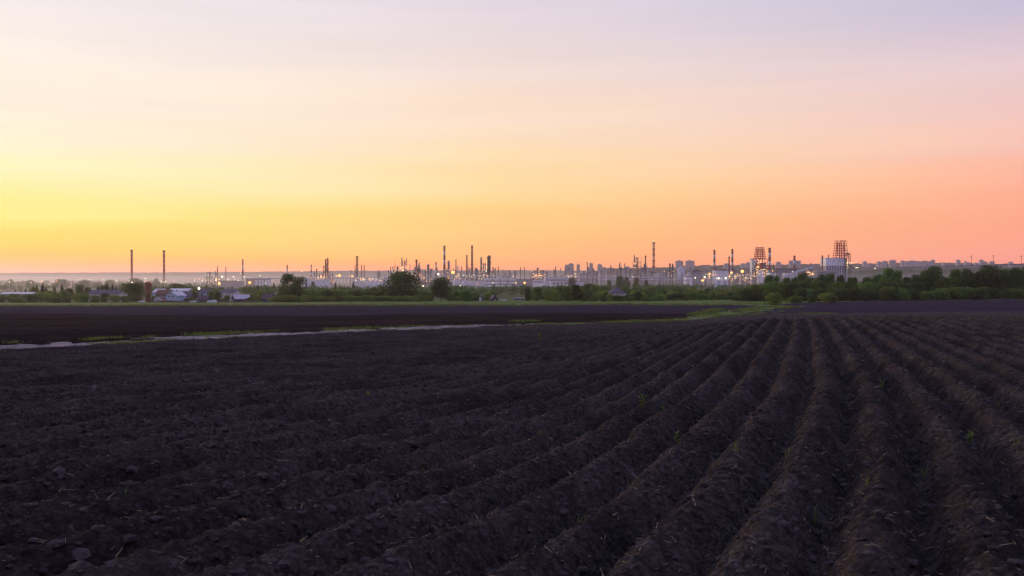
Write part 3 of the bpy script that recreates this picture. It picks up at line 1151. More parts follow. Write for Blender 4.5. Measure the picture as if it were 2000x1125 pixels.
# low bushes on the verge, centre right
for i, (px, yt, w) in enumerate(((1070, 579, 12), (1068, 584, 14), (1160, 579, 28), (1178, 582, 22), (1190, 583, 12), (1152, 585, 20),
                                 (1216, 577, 22), (1240, 573, 26), (1253, 570, 24), (1262, 582, 18), (1275, 580, 24), (1290, 582, 20), (1300, 585, 12),
                                 (1317, 583, 12), (1326, 582, 10), (1339, 583, 9), (1352, 585, 8), (1360, 584, 8), (1368, 584, 8), (1388, 580, 12), (1397, 583, 8),
                                 (1378, 586, 8), (1090, 580, 20), (1400, 574, 34), (1437, 571, 30), (1420, 575, 26), (1232, 578, 22), (1310, 575, 26),
                                 (1345, 574, 30), (1370, 573, 30))):
    tree('bush', px, yt, 560 + (i % 3) * 6 if yt > 577 else 600, w,
         label='round bush on the green verge between the hip-roofed house and the lone tree',
         group='bushes on the verge', cat='bush')
for i in range(44):
    px = 1060 + i * 9.8 + R2.uniform(-4, 4)
    yt = 562 + R2.uniform(-5, 5) - 3 * math.sin((px - 1060) / 60)
    if 1180 < px < 1232:
        yt = max(yt, 570) if px > 1192 else yt
        Yd = 720
    else:
        Yd = R2.uniform(640, 760)
    tree(R2.choice(['broad', 'young', 'bush', 'broad']), px, yt, Yd, R2.uniform(22, 40),
         label='green tree in the belt behind the verge bushes right of centre', group='tree belt right of centre')
for i in range(46):
    px = 880 + i * 13.2 + R2.uniform(-5, 5)
    if 1185 < px < 1230 or 955 < px < 1030:
        continue
    tree(R2.choice(['bush', 'young', 'bush', 'broad']), px, 570 + R2.uniform(-5, 5), R2.uniform(585, 640), R2.uniform(20, 34), label='x', group='tree belt right of centre')
# right-hand wood: tall back row, then lower rows in front
for px, yt, w, Y in ((1502, 536, 28, 560), (1516, 537, 24, 560), (1535, 541, 30, 570), (1567, 531, 30, 600), (1580, 541, 26, 590), (1552, 541, 26, 580),
                     (1608, 534, 24, 560), (1622, 533, 28, 560), (1642, 536, 26, 560), (1597, 541, 22, 560), (1662, 541, 24, 560), (1670, 540, 16, 560),
                     (1695, 540, 28, 555), (1715, 534, 30, 545), (1735, 522, 40, 535), (1752, 527, 32, 535), (1772, 540, 26, 530), (1790, 535, 26, 530),
                     (1822, 519, 46, 520), (1808, 527, 30, 525), (1845, 541, 24, 520), (1865, 524, 36, 520), (1888, 523, 34, 515), (1912, 528, 30, 515),
                     (1935, 516, 50, 510), (1965, 524, 34, 510), (1985, 520, 36, 505), (2010, 518, 46, 505), (2040, 516, 50, 505), (2090, 516, 60, 505),
                     (2150, 518, 60, 505)):
    tree('broad', px, yt, Y, w, var=R2.choice((0, 2, 5, 3)), label='tall dark broadleaf tree in the high back row of the wood on the right', group='tall back row of the wood on the right')
for i in range(54):
    px = 1450 + i * 12 + R2.uniform(-5, 5)
    base_t = np.interp(px, [1440, 1500, 1560, 1650, 1750, 1850, 2100], [562, 549, 546, 549, 547, 543, 540])
    tree(R2.choice(['broad', 'bush', 'broad']), px, base_t + R2.uniform(-2, 7), 520 + R2.uniform(-8, 14), R2.uniform(26, 42), var=R2.choice((0, 1, 0, 1, 3)),
         label='mid-height tree in the middle row of the wood on the right', group='middle row of the wood on the right')
for i in range(58):
    px = 1440 + i * 11 + R2.uniform(-5, 5)
    base_t = np.interp(px, [1440, 1520, 1600, 1700, 1800, 2100], [574, 566, 562, 560, 561, 560])
    Yd = 492 + R2.uniform(-5, 10)
    if px < 1560:
        Yd = 540
    tree('bush', px, base_t + R2.uniform(-3, 7), Yd, R2.uniform(28, 44), var=R2.choice((0, 1, 1, 3)),
         label='dark bush in the low front row of the wood on the right', group='low front row of the wood on the right', cat='bush')
for i, (px, yt, w) in enumerate(((1555, 577, 30), (1585, 574, 24), (1612, 572, 30), (1628, 577, 22), (1463, 576, 24), (1472, 573, 34), (1500, 573, 26), (1546, 579, 20))):
    tree('bush', px, yt, 455 if px > 1540 else 520, w, label='rounded pale willow bush at the foot of the wood, %s from the left' % ORD[[4, 6, 7, 8 - 1, 0, 1, 2, 3][i] if i != 3 else 7],
         group='pale willow bushes before the wood', cat='bush')

# woods in the valley: nobody could count them
rng = np.random.default_rng(77)
Vs, Qs, off = [], [], 0


def wood(n, pxr, Yr, hr, exclude=None, leafs=70):
    global off
    for _ in range(n):
        px = rng.uniform(*pxr)
        Yv = rng.uniform(*Yr)
        p = on(px, Yv)
        h = rng.uniform(*hr)
        w = h * rng.uniform(.35, .55)
        blobs = [(rng.normal(0, w * .4), rng.normal(0, w * .4), h * rng.uniform(.35, .75), w * .6, h * .28) for _ in range(5)]
        P, d = crown_pts(blobs, leafs, rng)
        V, Q = leaf_cloud(P, d, h * .085, rng)
        Vs.append(V + np.array(p))
        Qs.append(Q + off)
        off += len(V)


wood(260, (-150, 420), (1500, 2900), (9, 17))
wood(120, (-150, 330), (2400, 3200), (12, 24))
wood(200, (250, 560), (850, 1500), (7, 12))
wood(240, (480, 900), (850, 1700), (7, 13))
wood(330, (860, 1340), (900, 1750), (7, 13))
wood(160, (1240, 1530), (1100, 1900), (6, 12))
wood(160, (1480, 2150), (900, 1700), (8, 15))
wood(60, (1560, 1720), (1900, 2150), (10, 17))
woodo = grid_mesh('valley_wood', np.concatenate(Vs), np.concatenate(Qs), M_LEAF_D, False, 'stuff')
tag(woodo, 'hazy grey-green woodland filling the valley before the refinery', 'woodland')
# single trees in the valley that stand clear of it
for i, (px, yt, Y, w) in enumerate(((1117, 541, 1500, 20), (1190, 546, 1450, 14), (1211, 538, 1400, 20), (1225, 540, 1420, 16), (1243, 541, 1380, 16),
                                    (1262, 546, 1450, 12), (346, 553, 1000, 40), (240, 552, 1100, 24), (270, 550, 1150, 30), (20, 545, 2200, 20),
                                    (60, 546, 2200, 20), (120, 545, 2100, 40), (165, 546, 2000, 20), (215, 546, 2100, 26), (265, 543, 2100, 30), (306, 543, 2300, 16),
                                    (535, 551, 1300, 8), (598, 549, 1400, 8), (611, 549, 1400, 10), (655, 550, 1300, 8), (690, 549, 1400, 8))):
    tree('conifer' if w <= 8 else 'broad', px, yt, Y, w if w > 8 else None,
         label='hazy valley tree standing clear of the woodland, %s from the left' % ORD[sorted([1117, 1190, 1211, 1225, 1243, 1262, 346, 240, 270, 20, 60, 120, 165, 215, 265, 306, 535, 598, 611, 655, 690]).index(px)],
         group='hazy single trees in the valley')

exec_marker = 'village'
# ------------------------------------------------------------------ houses


def frame(px0, px1, ybase, Y):
    """origin at the ground in the middle of a facade; returns origin, half width, metres per pixel"""
    pxm = (px0 + px1) / 2
    p = on(pxm, Y)
    return p, (px1 - px0) / 2 * Y / F, Y / F


def windows(t, rects, y, m=None, sill=True):
    for x0, x1, z0, z1 in rects:
        w = MB().box(x0, x1, y - .06, y + .02, z0, z1).part('window', M_WHITE, t)
        g = MB().box(x0 + .12, (x0 + x1) / 2 - .04, y - .09, y - .055, z0 + .12, z1 - .12)
        g.box((x0 + x1) / 2 + .04, x1 - .12, y - .09, y - .055, z0 + .12, z1 - .12)
        g.part('pane', m or M_GLASS, w)


def gable_house(px0, px1, yeave, yridge, Y, depth, wallm, roofm, label, front='gable', rz=0.0, wins=(), chim=False, door=False, name='house', hip=False, cat='house', ridge_at=None):
    p, hw, mpp = frame(px0, px1, 0, Y)
    ze = at((px0 + px1) / 2, yeave, Y).z - p.z
    zr = at((px0 + px1) / 2, yridge, Y).z - p.z
    t = thing(name, p, label, cat, None, rz)
    ov = 0.45
    if front == 'gable':
        xr = 0 if ridge_at is None else ridge_at * hw
        MB().prism([(-hw, -.5), (hw, -.5), (hw, ze), (xr, zr - .15), (-hw, ze)], 0, depth).part('wall', wallm, t)
        r = MB()
        for s in (-1, 1):
            dx = (hw * s - xr)
            sl = (zr - ze) / abs(dx)
            ex = hw * s + ov * s
            r.prism([(xr, zr + .22), (xr, zr - .02), (ex, ze - ov * sl - .02), (ex, ze - ov * sl + .2)][::1 if s > 0 else -1], -ov, depth + ov)
        r.part('roof', roofm, t)
    elif hip:
        MB().box(-hw, hw, 0, depth, -.5, ze).part('wall', wallm, t)
        o = .6
        k = hw * .12
        vs = [(-hw - o, -o, ze), (hw + o, -o, ze), (hw + o, depth + o, ze), (-hw - o, depth + o, ze), (-k, depth / 2, zr), (k, depth / 2, zr)]
        MB().add(vs, [(0, 1, 5, 4), (1, 2, 5), (2, 3, 4, 5), (3, 0, 4), (3, 2, 1, 0)]).part('roof', roofm, t)
    else:
        MB().prism([(0, -.5), (depth, -.5), (depth, ze), (depth / 2, zr - .15), (0, ze)], -hw, hw)
        w = MB()
        w.add([(-hw, 0, -.5), (hw, 0, -.5), (hw, depth, -.5), (-hw, depth, -.5), (-hw, 0, ze), (hw, 0, ze), (hw, depth, ze), (-hw, depth, ze),
               (-hw, depth / 2, zr - .15), (hw, depth / 2, zr - .15)],
              [(0, 1, 5, 4), (2, 3, 7, 6), (1, 2, 6, 9, 5), (3, 0, 4, 8, 7), (4, 5, 9, 8), (6, 7, 8, 9)])
        w.part('wall', wallm, t)
        sl = (zr - ze) / (depth / 2)
        r = MB()
        for s in (0, 1):
            y0 = -ov if s == 0 else depth + ov
            z0 = ze - ov * sl
            q = [(-hw - ov, y0, z0 + .02), (hw + ov, y0, z0 + .02), (hw + ov, depth / 2, zr + .02), (-hw - ov, depth / 2, zr + .02)]
            r.add(q + [(x, y, z + .2) for x, y, z in q], [(0, 1, 2, 3)[::-1], (4, 5, 6, 7), (0, 1, 5, 4), (1, 2, 6, 5), (2, 3, 7, 6), (3, 0, 4, 7)])
        r.part('roof', roofm, t)
    windows(t, [(a * hw, b * hw, c * ze, d * ze) for a, b, c, d in wins], 0)
    if door:
        d = MB().box(hw * .55, hw * .55 + 1.0, -.07, .02, 0, 2.05).part('door', M_WOOD, t)
        MB().box(hw * .55 + .8, hw * .55 + .9, -.14, -.07, .95, 1.05).part('handle', M_STEEL, d)
    if chim:
        MB().box(-.35, .35, depth * .55, depth * .55 + .7, zr - .8, zr + .9).part('chimney', M_BRICK, t)
    return t


gable_house(322, 347, 577, 569.5, 578, 10, M_BLUEW, M_ROOFW,
            'light blue two-storey house with front gable and pale metal roof', wins=((-.55, -.2, .70, .98), (.15, .5, .70, .98), (-.1, .25, .12, .38), (-.7, -.4, .12, .38)),
            rz=-.25, chim=True)
gable_house(347, 371, 582.5, 571, 592, 9, M_DKWALL, M_ROOFG, 'house with broad mauve-grey roof joined close right of the blue house', front='eave',
            wins=((-.5, -.25, .3, .8),))
gable_house(300, 316, 583, 577.5, 580, 9, M_PLASTER, M_ROOFG, 'small grey shed with rounded gable left of the blue house', wins=((-.25, .25, .2, .7),), name='shed', cat='shed')
gable_house(316.3, 323, 583.5, 582, 579, 6, M_PEACH, M_ROOFB, 'narrow peach-coloured annex between grey shed and blue house', front='eave', name='annex', cat='annex')
gable_house(304, 331, 575, 566.5, 604, 9, M_WOOD, M_ROOFB, 'brown-roofed house half hidden behind the blue house', front='eave')
gable_house(298, 316, 571, 564.5, 690, 14, M_BLUEW, M_ROOFW, 'pale blue shed seen just right of the brick water tower', front='eave', name='shed', cat='shed')
gable_house(329, 367, 568, 564, 720, 14, M_PLASTER, M_ROOFW, 'long low shed with pale roof above the blue house', front='eave', name='long_shed', cat='shed')
gable_house(386, 404, 585, 578, 584, 7, M_DKWALL, M_ROOFD, 'dark purple-roofed hut left of the greenhouse', front='eave', name='hut', cat='hut')
gable_house(449, 462, 583, 576, 583, 11, M_DKWALL, M_ROOFW, 'small dark timber house with bright metal roof and white gable window',
            wins=((-.3, .3, .55, .95), (-.5, -.05, .1, .4)), rz=-.75)
gable_house(427, 459, 571, 565.5, 760, 14, M_PLASTER, M_ROOFG, 'long barn with mauve roof above the dark timber house', front='eave', name='barn', cat='barn')
gable_house(511, 531, 583, 574, 586, 8, M_DKWALL, M_ROOFD, 'dark-roofed cottage with steep roof near the tall tree pair', front='eave', wins=((.05, .25, .3, .8),), name='cottage', cat='cottage')
gable_house(532, 547, 574.5, 567.5, 610, 8, M_PLASTER, M_ROOFD, 'white-gabled cottage with dark roof right behind the steep-roofed one', rz=-.4, name='cottage', cat='cottage',
            wins=((-.3, .3, .5, .9),))
gable_house(172, 234, 574, 567, 640, 13, M_PLASTER, M_ROOFG, 'long barn with grey-mauve roof behind the left thicket', front='eave', name='barn', cat='barn')
gable_house(0, 62, 574, 571.3, 660, 12, M_PLASTER, M_ROOFW, 'very long low shed with shining white roof at the left edge', front='eave', name='long_shed', cat='shed')
gable_house(384, 408, 572, 565, 740, 13, M_BLUEW, M_ROOFG, 'blue-grey shed behind the garden trees, right of the street lamp', front='eave', name='shed', cat='shed')
gable_house(961, 972, 583.5, 577, 575, 6, M_DKWALL, M_ROOFD, 'small dark cabin with pointed roof among bushes, centre', name='cabin', cat='cabin', rz=.3, wins=((-.3, .3, .25, .7),))
gable_house(940.5, 945.5, 582, 576, 578, 4, M_WOOD, M_ROOFG, 'tiny timber hut left of the small dark cabin', name='hut', cat='hut')
gable_house(1190, 1223, 573, 562, 600, 14, M_PLASTER, M_ROOFG, 'white house with grey hip roof half hidden by bushes', front='eave', hip=True,
            wins=((.5, .68, .45, .8), (.78, .93, .45, .8), (-.1, .1, .45, .8)))
t = thing('greenhouse', on(412.5, 570), 'low turquoise-white greenhouse tunnel in front of the dark hut', 'greenhouse')
hw = 8.5 * 570 / F
mb = MB()
prof = [(-hw, 0), (-hw, .9), (-hw * .8, 1.5), (0, 1.75), (hw * .8, 1.5), (hw, .9), (hw, 0)]
mb.prism(prof[::-1], 0, 3.2)
mb.part('cover', mat('greenhouse_film', (0.45, 0.60, 0.62), 0.35, 0.1, 1.0), t)
for k in range(6):
    x = -hw + 2 * hw * k / 5
    MB().box(x - .05, x + .05, -.05, -.001, 0, 1.0).part('rib', M_WHITE, t)

# brick water tower
p = on(289.5, 585)
mpp = 585 / F
zt = at(289.5, 552, 585).z - p.z
t = thing('water_tower', p, 'round red brick water tower with wider top beside the village', 'water tower')
MB().lathe([(5.2 * mpp, -.5), (5.0 * mpp, zt * .55), (5.6 * mpp, zt * .68)], 20).part('shaft', M_BRICK, t, True)
MB().lathe([(6.5 * mpp, zt * .68), (6.6 * mpp, zt * .97), (6.8 * mpp, zt * .975), (6.8 * mpp, zt), (.6, zt + .5)], 20).part('tank', M_BRICK, t)
for a in (-.5, .4):
    MB().box(math.sin(a) * 5.5 * mpp - .3, math.sin(a) * 5.5 * mpp + .3, -math.cos(a) * 5.5 * mpp - .12, -math.cos(a) * 5.5 * mpp + .6, zt * .3, zt * .3 + 1.2).part('window', M_GLASS, t)

# board fence before the houses: each board a piece of its own
fence = thing('board_fence', on(400, 572), 'low weathered board fence along the village gardens', 'fence')
fp = on(400, 572)
bm_ = MB().box(-.36, .36, -.02, .02, -.2, 1.35).mesh('board', M_WOOD)
for k in range(90):
    px = 296 + k * 2.35
    q = on(px, 572)
    if 403 < px < 423 or 448 < px < 470:
        continue
    o = bpy.data.objects.new('board', bm_)
    col.objects.link(o)
    o.parent = fence
    o.location = (q.x - fp.x, 0, q.z - fp.z)
    o.scale = (1, 1, random.uniform(.85, 1.15))


def car(px, Y, m, label, rz=0.0):
    t = thing('parked_car', on(px, Y), label, 'car', rz=rz)
    body = [(-2.1, .35), (2.1, .35), (2.15, .75), (1.95, .92), (1.1, 1.0), (.55, 1.45), (-1.2, 1.47), (-1.75, 1.0), (-2.1, .9)]
    MB().prism(body[::-1], -.85, .85).part('body', m, t)
    MB().prism([(1.0, 1.0), (.52, 1.40), (-1.1, 1.42), (-1.6, 1.0)], -.87, .87).part('window', M_GLASS, t)
    for x in (-1.3, 1.3):
        for y in (-.8, .8):
            w = MB().tube((x, y - .1, .32), (x, y + .1, .32), .32, None, 12).part('wheel', M_TYRE, t)
            MB().tube((x, y - .12, .32), (x, y + .12, .32), .18, None, 10).part('rim', M_STEEL, w)
    return t


car(983, 565, M_WHITE, 'white car parked on the grass right of the small dark cabin')
car(277, 572, M_WHITE, 'white car parked left of the brick water tower foot', .2)
car(302, 570, M_STEEL, 'silver car parked in front of the grey shed', -.1)
car(377, 570, M_WHITE, 'white car parked between the blue house and the dark hut', .1)
t = thing('caravan', on(1014, 575), 'long low white wagon on the grass left of the upright trees', 'wagon')
MB().box(-3.6, 3.6, 0, 2.3, .5, 1.9).part('body', M_STEEL, t)
MB().box(-3.7, 3.7, -.1, 2.4, 1.9, 2.05).part('roof', M_WHITE, t)
for x in (-2.2, 2.2):
    MB().tube((x, -.05, .4), (x, .2, .4), .4, None, 12).part('wheel', M_TYRE, t)
for x in (-2.4, -.6, 1.2):
    MB().box(x, x + 1.1, -.04, .01, 1.0, 1.6).part('window', M_GLASS, t)
t = thing('portable_toilet', on(938, 565), 'small upright white cabin booth on the verge left of the dark cabin', 'booth')
MB().box(-.7, .7, 0, 1.3, 0, 2.2).part('body', M_WHITE, t)
MB().prism([(-.8, 2.2), (.8, 2.2), (.6, 2.5), (-.6, 2.5)], -.1, 1.4).part('roof', M_PALE, t)
MB().box(-.45, .45, -.05, .01, .1, 2.0).part('door', M_PLASTER, t)


def pole(px, ytop, Y, label, lamp=None, arms=1, group=None, thick=.16):
    p = on(px, Y)
    h = at(px, ytop, Y).z - p.z
    t = thing('street_lamp' if lamp else 'utility_pole', p, label, 'street lamp' if lamp else 'utility pole', group)
    MB().cyl(0, 0, -.5, h, thick, thick * .6, 8).part('pole', M_WOOD if not lamp else M_STEEL, t)
    if lamp:
        MB().tube((0, 0, h - .1), (1.2, -.4, h + .3), .07).part('arm', M_STEEL, t)
        MB().ball(1.3, -.5, h + .3, lamp[1]).part('lamp', lamp[0], t)
    else:
        for k in range(arms):
            MB().box(-1.3, 1.3, -.08, .08, h - .5 - k * .9, h - .3 - k * .9).part('crossarm', M_WOOD, t)
    return t


pole(385.5, 564, 620, 'lit white street lamp shining above the village gardens', (M_BIGW, .75))
pole(142, 547.5, 760, 'wooden utility pole rising above the left thicket', None, 2, thick=.3)
pole(429.5, 564, 600, 'wooden utility pole between the greenhouse and the dark timber house', None, 1)
pole(449, 573, 584, 'short utility pole at the dark timber house', None, 1)
for i, px in enumerate((931, 933.5, 936)):
    pole(px, 571, 585, 'thin pole, %s from the left of three beside the round bushes' % ORD[i], None, 1, 'three thin poles')
pole(1004, 566, 590, 'tall thin pole behind the long white wagon', None, 1)

exec_marker = 'refinery'
# ------------------------------------------------------------------ refinery
NL = {'n': 0}
RL = random.Random(3)


def lamps(t, pts, m=None, r=.9, name='lamps'):
    mb = MB()
    for x, y, z in pts:
        mb.ball(x, y, z, r * RL.uniform(.5, 1.0))
    return mb.part(name, m or (M_LAMPO if RL.random() < .4 else M_LAMPW), t, kind='stuff')


def stack(px, ytop, wpx, label, Y=2500, bands=0, top=None, taper=1.45, dark=None, group=None, rings=0):
    """a tall chimney; bands counts painted rings from the top, alternating red and white"""
    p = on(px, Y)
    mpp = Y / F
    h = at(px, ytop, Y).z - p.z
    r1 = wpx * mpp / 2 * 1.2
    r0 = r1 * taper
    t = thing('chimney_stack', p, label, 'chimney', group)
    rad = lambda z: r0 + (r1 - r0) * z / h
    zb = 0.45 * h if bands else h * .97
    MB().cyl(0, 0, -1, zb, r0, rad(zb), 14).part('shaft', dark or M_CONC, t, True)
    if bands:
        bh = (h - zb) / bands
        for k in range(bands):
            z0 = h - (k + 1) * bh
            MB().cyl(0, 0, z0, z0 + bh, rad(z0), rad(z0 + bh), 14).part('band', M_RED if k % 2 == 0 else M_WHITE, t, True)
    MB().cyl(0, 0, h * .97 if not bands else h, h + .02 * h, r1 * 1.12, r1 * 1.12, 14).part('rim', M_DARKSTEEL, t)
    for k in range(rings):
        z = h * (.25 + .72 * k / max(1, rings - 1))
        mb = MB().cyl(0, 0, z, z + .5, rad(z) * 1.75, None, 14)
        for a in range(10):
            an = a * .628
            mb.tube((rad(z) * 1.7 * math.cos(an), rad(z) * 1.7 * math.sin(an), z + .4), (rad(z) * 1.7 * math.cos(an), rad(z) * 1.7 * math.sin(an), z + 2.0), .12, None, 4)
        mb.part('platform', M_DARKSTEEL, t)
    mb = MB()
    mb.box(-.4, .4, -r0 - .35, -r0 * .6, 0, h * .96).part('ladder', M_DARKSTEEL, t)
    return t


def lattice(px, ytop, wpx, label, Y=2500, splay=2.2, segs=14, stripe=False, riser=True, plats=7, ysplay=None, group=None, light=True):
    """a lattice tower that carries a flare or vent pipe"""
    p = on(px, Y)
    mpp = Y / F
    h = at(px, ytop, Y).z - p.z
    hw = wpx * mpp / 2
    zs = h * .28
    t = thing('lattice_tower', p, label, 'lattice tower', group)

    def wd(z):
        return hw if z > zs else hw * (1 + (splay - 1) * (1 - z / zs))
    lev = [h * k / segs for k in range(segs + 1)]
    th = .32 * mpp
    for sx, sy in ((-1, -1), (1, -1), (1, 1), (-1, 1)):
        mb = MB()
        for a, b in zip(lev[:-1], lev[1:]):
            mb.tube((sx * wd(a), sy * wd(a), a), (sx * wd(b), sy * wd(b), b), th, None, 5)
        mb.part('leg', M_RED, t)
    for i, (a, b) in enumerate(zip(lev[:-1], lev[1:])):
        mb = MB()
        for k in range(4):
            c = [(-1, -1), (1, -1), (1, 1), (-1, 1)]
            s0, s1 = c[k], c[(k + 1) % 4]
            A = (s0[0] * wd(a), s0[1] * wd(a), a)
            B = (s1[0] * wd(b), s1[1] * wd(b), b)
            mb.tube(A, B, th * .55, None, 4)
            mb.tube((s1[0] * wd(a), s1[1] * wd(a), a), (s0[0] * wd(b), s0[1] * wd(b), b), th * .55, None, 4)
            mb.tube((s0[0] * wd(b), s0[1] * wd(b), b), B, th * .6, None, 4)
        mb.part('bracing', (M_WHITE if (i // 2) % 2 == 0 and stripe else M_RED) if i > 2 else M_STEEL, t)
    if riser:
        MB().cyl(0, 0, 0, h * 1.02, hw * .34, hw * .30, 8).part('riser_pipe', M_RED if not stripe else M_DARKSTEEL, t)
    for k in range(plats):
        z = h * (.965 - k * .045 if plats <= 2 else .97 - k * .13)
        MB().box(-hw * 1.7, hw * 1.7, -hw * 1.7, hw * 1.7, z, z + .035 * h * .5).part('platform', M_DARKSTEEL, t)
    if light:
        lamps(t, [(0, -hw, h * 1.03)], M_LAMPW, .9, 'warning_lamp')
    return t


def column(px, ytop, wpx, label, Y=2400, plats=6, m=None, lit=10, vent=False, lampm=None, group=None, ylow=None):
    """a distillation column with ring platforms and lamps"""
    p = on(px, Y)
    mpp = Y / F
    h = at(px, ytop, Y).z - p.z
    r = wpx * mpp / 2 * .78
    t = thing('distillation_column', p, label, 'column', group)
    MB().lathe([(r * 1.15, -1), (r * 1.1, h * .12), (r, h * .16), (r, h * .94), (r * .8, h * .98), (r * .25, h)], 14).part('shell', m or M_STEEL, t, True)
    for k in range(plats):
        z = h * (.25 + .68 * k / max(1, plats - 1))
        a0 = RL.uniform(0, 6.28)
        mb = MB().cyl(0, 0, z, z + .45, r * 1.45, None, 12)
        for a in range(8):
            an = a0 + a * .7
            mb.tube((r * 1.4 * math.cos(an), r * 1.4 * math.sin(an), z), (r * 1.4 * math.cos(an), r * 1.4 * math.sin(an), z + 1.6), .14, None, 4)
        mb.part('platform', M_DARKSTEEL, t)
    mb = MB()
    mb.tube((r * 1.25, -r * .5, 0), (r * 1.25, -r * .5, h * .97), max(.45, r * .14), None, 6)
    mb.tube((r * 1.25, -r * .5, h * .97), (r * .2, 0, h * 1.01), max(.45, r * .14), None, 6)
    mb.part('overhead_pipe', m or M_STEEL, t)
    if vent:
        MB().cyl(0, 0, h * .97, h * 1.10, r * .22, r * .2, 8).part('vent_pipe', M_RED, t)
    if lit:
        pts = []
        for k in range(lit):
            z = h * (.22 + .74 * RL.random())
            s = RL.choice((-1, 1))
            pts.append((s * r * 1.35, -r * 1.3, z))
        lamps(t, pts, lampm, .62)
    return t


# flare towers and lattice masts
lattice(257.5, 488, 2.6, 'red lattice flare tower, leftmost of the refinery, left twin', splay=2.6)
lattice(320.5, 489, 2.6, 'red lattice flare tower with bright tip, right twin at the far left', splay=2.6)
lattice(697.5, 500, 2.8, 'red lattice flare tower standing alone left of the big round tree', splay=1.6)
lattice(1276.7, 473, 3.2, 'very tall red and white lattice flare mast right of centre', stripe=True, plats=6, splay=1.5, Y=2450)
lattice(1424, 501, 1.7, 'slender red lattice mast between two striped chimneys', plats=3, splay=1.3, Y=2300, light=False)
lattice(1606, 499, 1.6, 'thin red lattice mast left of the great white furnace building', plats=2, splay=1.2, Y=2300, light=False)
stack(922, 481, 2.6, 'tall dark red chimney ringed with many platforms', rings=8, dark=M_RED, taper=1.5)
# striped and plain stacks
stack(868, 481.5, 3.2, 'tallest thick red and white chimney behind the single dark tree', bands=5, taper=1.35)
stack(474.3, 507.5, 2.2, 'plain dark-topped chimney standing alone left of the tall tree pair', bands=3, taper=1.5)
stack(561, 518, 2.0, 'short striped chimney top seen over the tall tree pair', bands=3)
stack(608, 517.5, 1.8, 'slim dark chimney right of the tall tree pair', bands=5)
stack(618.5, 526, 1.6, 'short ringed chimney left of the red column complex', rings=3, dark=M_DARKSTEEL)
stack(615, 531, 1.4, 'stubby thin vent stack beside the short ringed chimney', dark=M_STEEL)
stack(441, 521.5, 1.3, 'faint thin far chimney above the valley haze on the left', Y=3600, bands=3)
stack(693.5, 518.5, 1.2, 'thin pipe stack just left of the lone flare tower', dark=M_DARKSTEEL)
stack(706, 518.5, 1.4, 'thin pipe stack first right of the lone flare tower', dark=M_RED)
stack(711.2, 518.5, 1.4, 'thin pipe stack second right of the lone flare tower', dark=M_RED)
stack(776.2, 521, 1.8, 'short chimney poking above the left of the big round tree', dark=M_DARKSTEEL)
stack(790.3, 510, 1.8, 'slim chimney above the crown of the big round tree', bands=3)
stack(813.5, 508, 3.0, 'stout red chimney behind the right side of the big round tree', dark=M_RED, taper=1.2)
stack(817, 521, 1.5, 'short twin vent right beside the stout red chimney, left one', dark=M_RED)
stack(820, 521, 1.5, 'short twin vent right beside the stout red chimney, right one', dark=M_RED)
stack(851.7, 512.5, 2.0, 'short striped chimney left of the tallest thick chimney', bands=5)
stack(875.3, 511, 1.8, 'slim dark chimney just right of the tallest thick chimney', dark=M_DARKSTEEL, rings=2)
stack(890.6, 507.5, 1.5, 'thin dark chimney above the great orange flood light', dark=M_DARKSTEEL)
stack(911.8, 499.5, 2.2, 'dark red chimney left of the ringed one', dark=M_RED)
stack(973.3, 520.5, 1.2, 'thin vent stack right of the broad column', dark=M_DARKSTEEL)
stack(982.5, 527, 1.0, 'short faint vent stack right of the thin vent stack', dark=M_STEEL)
stack(1016.7, 522.5, 1.2, 'thin dark stack, left of two behind the white office block', dark=M_DARKSTEEL)
stack(1024.5, 522.5, 1.2, 'thin dark stack, right of two behind the white office block', dark=M_DARKSTEEL)
stack(1082, 526.5, 1.6, 'stub chimney left of a taller one before the apartment blocks', dark=M_DARKSTEEL)
stack(1085.2, 521.5, 1.6, 'dark chimney left of the apartment block pair', dark=M_DARKSTEEL)
stack(1095.4, 523.5, 1.3, 'small striped chimney close left of the apartment block pair', bands=3)
for i, px in enumerate((1103.6, 1110.2, 1119.4)):
    stack(px, 523.5, 1.2, 'slim striped chimney in front of the apartment block pair, %s from the left' % ORD[i], bands=5, group='three slim striped chimneys')
stack(1146.8, 512.8, 1.7, 'red and white chimney on a stout base between apartment towers', bands=5)
stack(1158.8, 524, 1.5, 'short dark chimney right of the red and white one among the towers', dark=M_DARKSTEEL)
stack(1395.2, 489.5, 3.3, 'thick red and white chimney, left one of the pair over the white hall', bands=5, taper=1.15)
stack(1430.2, 488, 3.3, 'thick red and white chimney, right one of the pair over the white hall', bands=5, taper=1.15)
stack(1503, 485.5, 4.0, 'thick red and white chimney right of the red furnace frame', bands=5, taper=1.2)
stack(1551.5, 500.5, 3.4, 'short stout striped chimney over the brown-roofed silo hall', bands=4, taper=1.1)
stack(1618, 499, 1.6, 'short red vent on the left roof of the great white furnace building', dark=M_RED)
stack(1510, 514.5, 1.0, 'thin mast right of the striped chimney by the furnace frame', dark=M_DARKSTEEL, Y=2300)
stack(1517, 518, 1.0, 'second thin mast right of the striped chimney by the furnace frame', dark=M_DARKSTEEL, Y=2300)
stack(1379, 518, 1.5, 'grey pole stack left of the steam plume over the white hall', dark=M_STEEL, Y=2350)
stack(1348, 524, 1.4, 'small dark vent left of the grey workshop hall', dark=M_DARKSTEEL)
stack(963, 522.5, 1.8, 'stubby pipe stack close right of the broad column', dark=M_DARKSTEEL, rings=2)
stack(1260.7, 500.5, 2.0, 'dark chimney with two collars left of the very tall flare mast', dark=M_DARKSTEEL, rings=3)
stack(1244.3, 503.5, 1.8, 'dark spire-like stack over the many-armed frame', dark=M_DARKSTEEL, rings=2)
